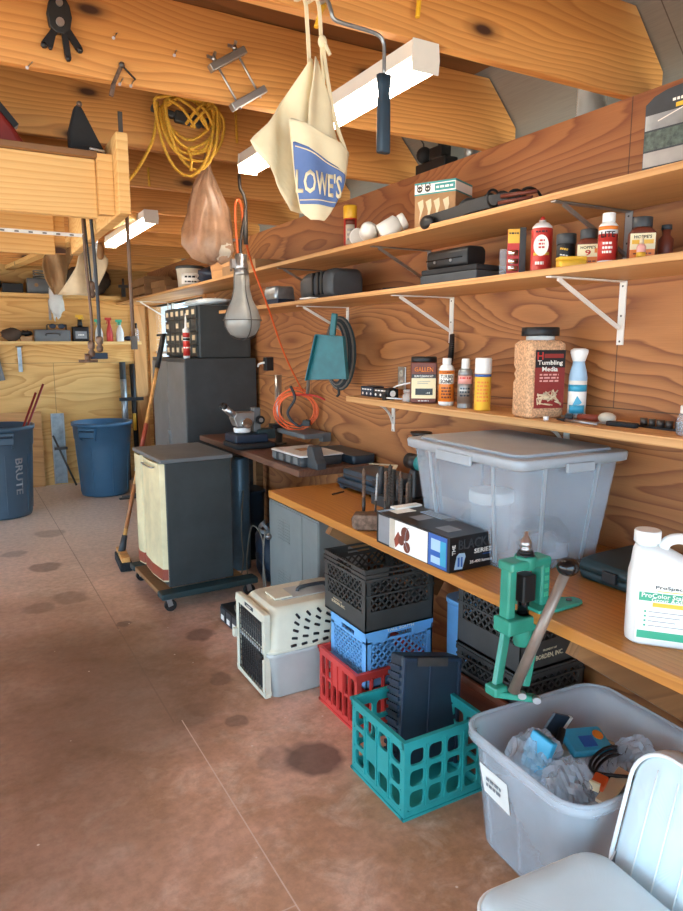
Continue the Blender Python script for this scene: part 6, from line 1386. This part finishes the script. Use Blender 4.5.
t = thing('work_hat', 'dark rumpled hat on the left end of the lower far shelf', 'cap', (.58, KY + .04, Z1 + .07)); crumple(MB(), (0, 0, 0), .10, (1, .9, .7), .1, 71, 18, 10).build('cap', 'brown_dark', t)
t = far_item('kraft_box', 'small tan box between the dark hat and the toolbox', 'box', .66, .78, Z1, .05, 'kraft')
t = thing('dark_glove', 'black glove lying on the small tan box', 'glove', (.72, KY + .05, Z1 + .085)); crumple(MB(), (0, 0, 0), .05, (1.3, 1, .6), .2, 72, 14, 8).build('glove', 'black', t)
t = far_item('oil_jug', 'black oil jug with white label on the lower far shelf', 'jug', 1.19, 1.36, Z1, .16, 'label_black', d=.09); MB().lathe([(.03, .16), (.025, .2), (.022, .24)], 14).build('neck', 'black', t)
flatlab(t, 'label', -.06, .06, .03, .11, -.0465, 'print_grey'); text(t, 'lettering', 'OIL', .06, .03, (0, -.048, .07), (0, 0, 0), 'white_paper')
t = thing('yellow_funnel', 'small yellow trigger nozzle on the black oil jug', 'nozzle', (1.28, KY + .05, Z1 + .2405)); MB().cyl((0, 0, 0), (0, 0, .03), .02, .02, n=12).box(-.05, .03, -.012, .012, .02, .05).bar((.02, 0, .04), (.04, 0, .0), .014, .012).build('nozzle', 'label_yellow', t)
def sprayer(x, label, mb_, mt, h=.17, w_=.042):
    t = thing('spray_bottle', label, 'spray bottle', (x, KY + .03, Z1))
    MB().lathe([(w_ * .9, 0), (w_, .004), (w_, h * .55), (w_ * .75, h * .8), (.016, h), (.015, h + .02)], 18).build('bottle', mb_, t)
    MB().cyl((0, 0, h + .015), (0, 0, h + .045), .016, n=12).box(-.045, .025, -.011, .011, h + .045, h + .075).bar((-.02, 0, h + .05), (-.03, 0, h + .005), .01, .008, (1, 0, 0)).build('trigger', mt, t); return t
sprayer(1.47, 'white spray bottle with green trigger on the lower far shelf, left of the red bottle', 'milky', 'label_green')
sprayer(1.70, 'white spray bottle with green trigger on the lower far shelf, right of the red bottle', 'milky', 'label_green')
sprayer(1.585, 'red spray bottle between the two white ones on the lower far shelf', 'red_plastic', 'red_plastic', .19, .035)
t = thing('spray_bottle', 'clear bottle with dark top at the right end of the lower far shelf', 'spray bottle', (1.895, KY + .08, Z1)); MB().lathe([(.03, 0), (.032, .004), (.03, .12), (.014, .15)], 14).build('bottle', 'tote_plastic', t); MB().cyl((0, 0, .15), (0, 0, .21), .013, n=10).build('trigger', 'black', t)
t = thing('dark_rag', 'dark rag on the lower far shelf right of the white bottles', 'rag', (1.80, KY + .08, Z1 + .035)); crumple(MB(), (0, 0, 0), .05, (1, 1, .55), .15, 73, 14, 8).build('rag', 'navy', t)
# upper far shelf
t = far_item('grey_box', 'grey electrical box with tan sticker on the upper far shelf', 'box', .76, .98, Z2, .16, 'grey_paint', d=.14); MB().cyl((-.02, -.071, .09), (-.02, -.073, .09), .02, n=12).build('sticker', 'kraft', t)
t = thing('wire_coil', 'grey wire coil lying on the grey electrical box', 'wire', (.96, KY + .04, Z2 + .175)); b = MB()
for k in range(5): b.tube([(.13 * math.cos(a), .05 * math.sin(a), .012 * k + .02 * math.sin(a + k)) for a in [i * PI / 12 for i in range(24)]], .006, 6, closed=True)
b.build('coil', 'grey_cord', t)
t = thing('foil_bag', 'silver-white plastic bag hanging over the edge of the upper far shelf', 'bag', (1.02, YF - .42, 2.06)); 
crumple(MB(), (0, 0, 0), .09, (.8, .5, 1.9), .2, 74, 18, 14).build('bag', 'milky', t)
t = thing('dark_helmet', 'black rounded object at the left end of the upper far shelf', 'helmet', (.42, KY + .04, Z2 + .09)); MB().sphere((0, 0, 0), .1, 20, 12, sc=(1, 1, .9)).build('shell', 'black', t); MB().sphere((.06, -.06, 0), .025, 12, 8).build('knob', 'steel', t)
t = thing('black_case', 'black low case in the middle of the upper far shelf', 'case', (.62, KY + .04, Z2)); MB().box(-.1, .1, -.07, .07, 0, .1).build('case', 'black', t, bev=.01)
t = thing('dark_dome', 'large dark brown barrel-shaped bag at the right of the upper far shelf', 'bag', (1.38, KY + .02, Z2 + .165)); b = MB(); crumple(b, (0, 0, 0), .17, (1.45, .85, .97), .06, 75, 26, 14); b.build('bag', 'brown_dark', t)
t = thing('shelf_clutter', 'small dark tool standing beside the barrel-shaped bag', 'tool', (1.76, KY + .02, Z2)); MB().box(-.02, .02, -.02, .02, 0, .1).box(-.05, .05, -.02, .02, .1, .13).cyl((0, 0, .13), (0, 0, .2), .012, n=8).build('tool', 'dark_steel', t)
t = thing('shelf_hook', 'small white bracket under the upper far shelf', 'bracket', (1.0, YF - .001, 2.098)); MB().box(-.012, .012, -.006, 0, -.22, 0).build('wall_plate', 'aluminium', t); MB().box(-.012, .012, -.2, -.006, -.006, 0).build('arm', 'aluminium', t)
t = thing('wall_hook', 'small nail-headed steel bar under the lower far shelf', 'hook', (.66, YF - .001, 1.585)); MB().box(-.02, .02, -.02, 0, -.28, 0).build('bar', 'galv', t, bev=.003); MB().box(-.035, .035, -.03, 0, -.012, 0).build('head', 'dark_steel', t)
t = thing('leaning_board', 'dark grey framed panel leaning at the left edge below the lower far shelf', 'panel', (.42, YF - .03, 1.37)); b = MB(); b.at((0, 0, 0), (0, R(-10), 0)); b.box(-.08, .05, -.02, .02, -.16, .18); b.build('panel', 'grey_paint', t, bev=.003)
# scrap plywood, bars and tall tools leaning on the far wall
t = thing('plywood_scrap', 'plain plywood offcut leaning on the far wall behind the left bin', 'plywood sheet', (.55, YF - .03, 0)); MB().box(-.45, .28, -.012, .006, 0, .86).build('panel', 'fir', t)
t = thing('aluminium_channel', 'shiny aluminium channel standing against the far wall between the bins', 'metal channel', (1.00, YF - .03, 0)); MB().box(-.07, .07, -.01, .004, .02, .83).build('web', 'galv', t); MB().box(-.07, -.06, -.03, -.0105, .02, .83).build('flange', 'steel', t); MB().box(.06, .07, -.03, -.0105, .02, .83).build('flange', 'steel', t)
t = thing('iron_bar', 'thin dark iron bar leaning in front of the aluminium channel', 'bar', (1.02, YF - .1, 0)); MB().cyl((.12, -.1, .01), (-.08, .04, .58), .011, n=8).box(-.08, .06, -.02, 0, .42, .45).build('bar', 'dark_steel', t)
t = thing('leaning_pipe', 'tall dark pipe bundle leaning in the far corner right of the blue bin, left one', 'pipe', (1.74, YF - .1, 0)); MB().cyl((0, -.02, 0), (.01, .05, 1.40), .035, n=12).build('pipe', 'charcoal', t); MB().cyl((.0, -.022, .5), (.01, .04, 1.2), .0365, n=12).build('sleeve', 'galv', t)
t = thing('leaning_pipe', 'tall dark folded stand leaning in the far corner, right one', 'pipe', (1.86, YF - .1, 0)); MB().cyl((0, -.02, 0), (.0, .05, 1.38), .03, n=12).build('pipe', 'black', t); MB().box(-.18, .1, -.04, -.02, .95, .99).build('crossbar', 'black', t); MB().cyl((-.02, -.055, .6), (-.02, -.055, .8), .02, n=10).build('tip', 'label_yellow', t)
t = thing('floor_clutter', 'small dark metal scraps lying on the floor right of the blue bin', 'scraps', (1.56, 7.25, 0)); MB().box(-.14, .12, -.03, .02, 0, .015).bar((-.1, .05, .02), (.1, -.06, .03), .02, .015).bar((0, .08, .02), (.14, .04, .03), .02, .02).build('scraps', 'dark_steel', t)
t = thing('red_scrap', 'small red piece on top of the metal scraps', 'scrap', (1.66, 7.32, .031)); MB().box(-.05, .05, -.03, .03, 0, .04).build('piece', 'red_plastic', t, bev=.005)
# ================================================================ round bins
def bin_(loc, label, m, rz, H, Rr, hmat, words=None):
    t = thing('trash_bin', label, 'trash bin', loc, rz)
    b = MB(); n = 48
    rs = []
    for z, r_ in ((.004, Rr * .80), (.03, Rr * .83), (H * .6, Rr * .93), (H * .78, Rr * .955), (H * .785, Rr * .975), (H * .95, Rr * 1.0), (H * .955, Rr * 1.04), (H, Rr * 1.05), (H, Rr * .985), (H * .8, Rr * .93), (.04, Rr * .79), (.03, Rr * .5)):
        rs.append([(r_ * math.cos(2 * PI * i / n), r_ * math.sin(2 * PI * i / n), z) for i in range(n)])
    b.rings(rs); b.build('body', m, t)
    for k in range(8):
        a = k * PI / 4 + .35; c, s = math.cos(a), math.sin(a)
        p = [Vector((Rr * .845 * c, Rr * .845 * s, .05)), Vector((Rr * .945 * c, Rr * .945 * s, H * .70))]
        MB().bar(p[0], p[1], .010, .012, (c, s, 0)).build('rib', hmat, t)
        p2 = Vector((Rr * .945 * math.cos(a + .5), Rr * .945 * math.sin(a + .5), H * .72))
    for a in (PI * 1.35, PI * .35):
        b = MB(); u = Vector((math.cos(a), math.sin(a), 0)); v = Vector((-math.sin(a), math.cos(a), 0))
        c0 = u * Rr * 1.0
        b.bar(c0 + v * .09 + Vector((0, 0, H * .93)), c0 - v * .09 + Vector((0, 0, H * .93)), .07, .02)
        for sg in (-1, 1): b.add([tuple(c0 + v * sg * .09 + Vector((0, 0, H * .94)) + u * .035), tuple(c0 + v * sg * .09 + Vector((0, 0, H * .94)) - u * .03), tuple(c0 + v * sg * .07 + Vector((0, 0, H * .76)) - u * .05), tuple(c0 + v * sg * .08 + Vector((0, 0, H * .8)) + u * .03)], [(0, 1, 2, 3)])
        b.bar(c0 + v * .08 + u * .03 + Vector((0, 0, H * .86)), c0 - v * .08 + u * .03 + Vector((0, 0, H * .86)), .012, .05)
        b.build('handle', hmat, t, solid=.006)
        b = MB(); b.bar(c0 - u * .005 + v * .075 + Vector((0, 0, H * .86)), c0 - u * .005 - v * .075 + Vector((0, 0, H * .86)), .006, .08); b.build('handle_recess', 'navy', t)
    return t
bn = bin_((.32, 7.12, 0), 'dark grey-blue round trash bin at the left edge, holding two dark sticks', 'can_grey', .55, .86, .31, 'can_grey')
o = text(bn, 'lettering', 'BRUTE', .34, .075, (0, 0, 0), (0, 0, 0), 'print_grey')
for v in o.data.vertices:
    x, z = v.co.z, v.co.x; a = -PI / 2 + x / .3 - .02; zz = .40 - z; rr = .31 * (.83 + .1 * zz / .5) + .004; v.co = Vector((rr * math.cos(a), rr * math.sin(a), zz))
bin_((1.36, 7.66, 0), 'blue round trash bin by the far wall, with nothing sticking out', 'can_blue', -.2, .79, .30, 'can_blue')
for k, (x, lb) in enumerate(((.47, 'thin dark red stick leaning in the left bin, the shorter one'), (.50, 'thin dark red stick leaning in the left bin, the longer one'))):
    t = thing('wooden_stick', lb, 'stick', (x, 7.0, .05)); MB().cyl((-.25, .05, 0), (.21 + .04 * k, .15, 1.10 + .08 * k), .011, n=8).build('stick', 'label_dred', t)
# green light metal post beside window: outside view
t = thing('outside_post', 'pale post seen outside through the window', 'post', (3.4, 8.6, 0)); MB().box(-.08, .08, -.08, .08, -.12, 2.6).build('post', 'siding', t)
for k, (x, y, r_) in enumerate(((6.5, 12, 1.2), (7.5, 15, 1.6))):
    o = crumple(MB(), (0, 0, r_ * .7), r_, (1, 1, .9), .15, 80 + k, 24, 14).build('bush', 'grass'); tag(o, ('nearer green bush outside the window', 'farther green bush outside the window')[k], 'bush', loc=(x, y, -.13))
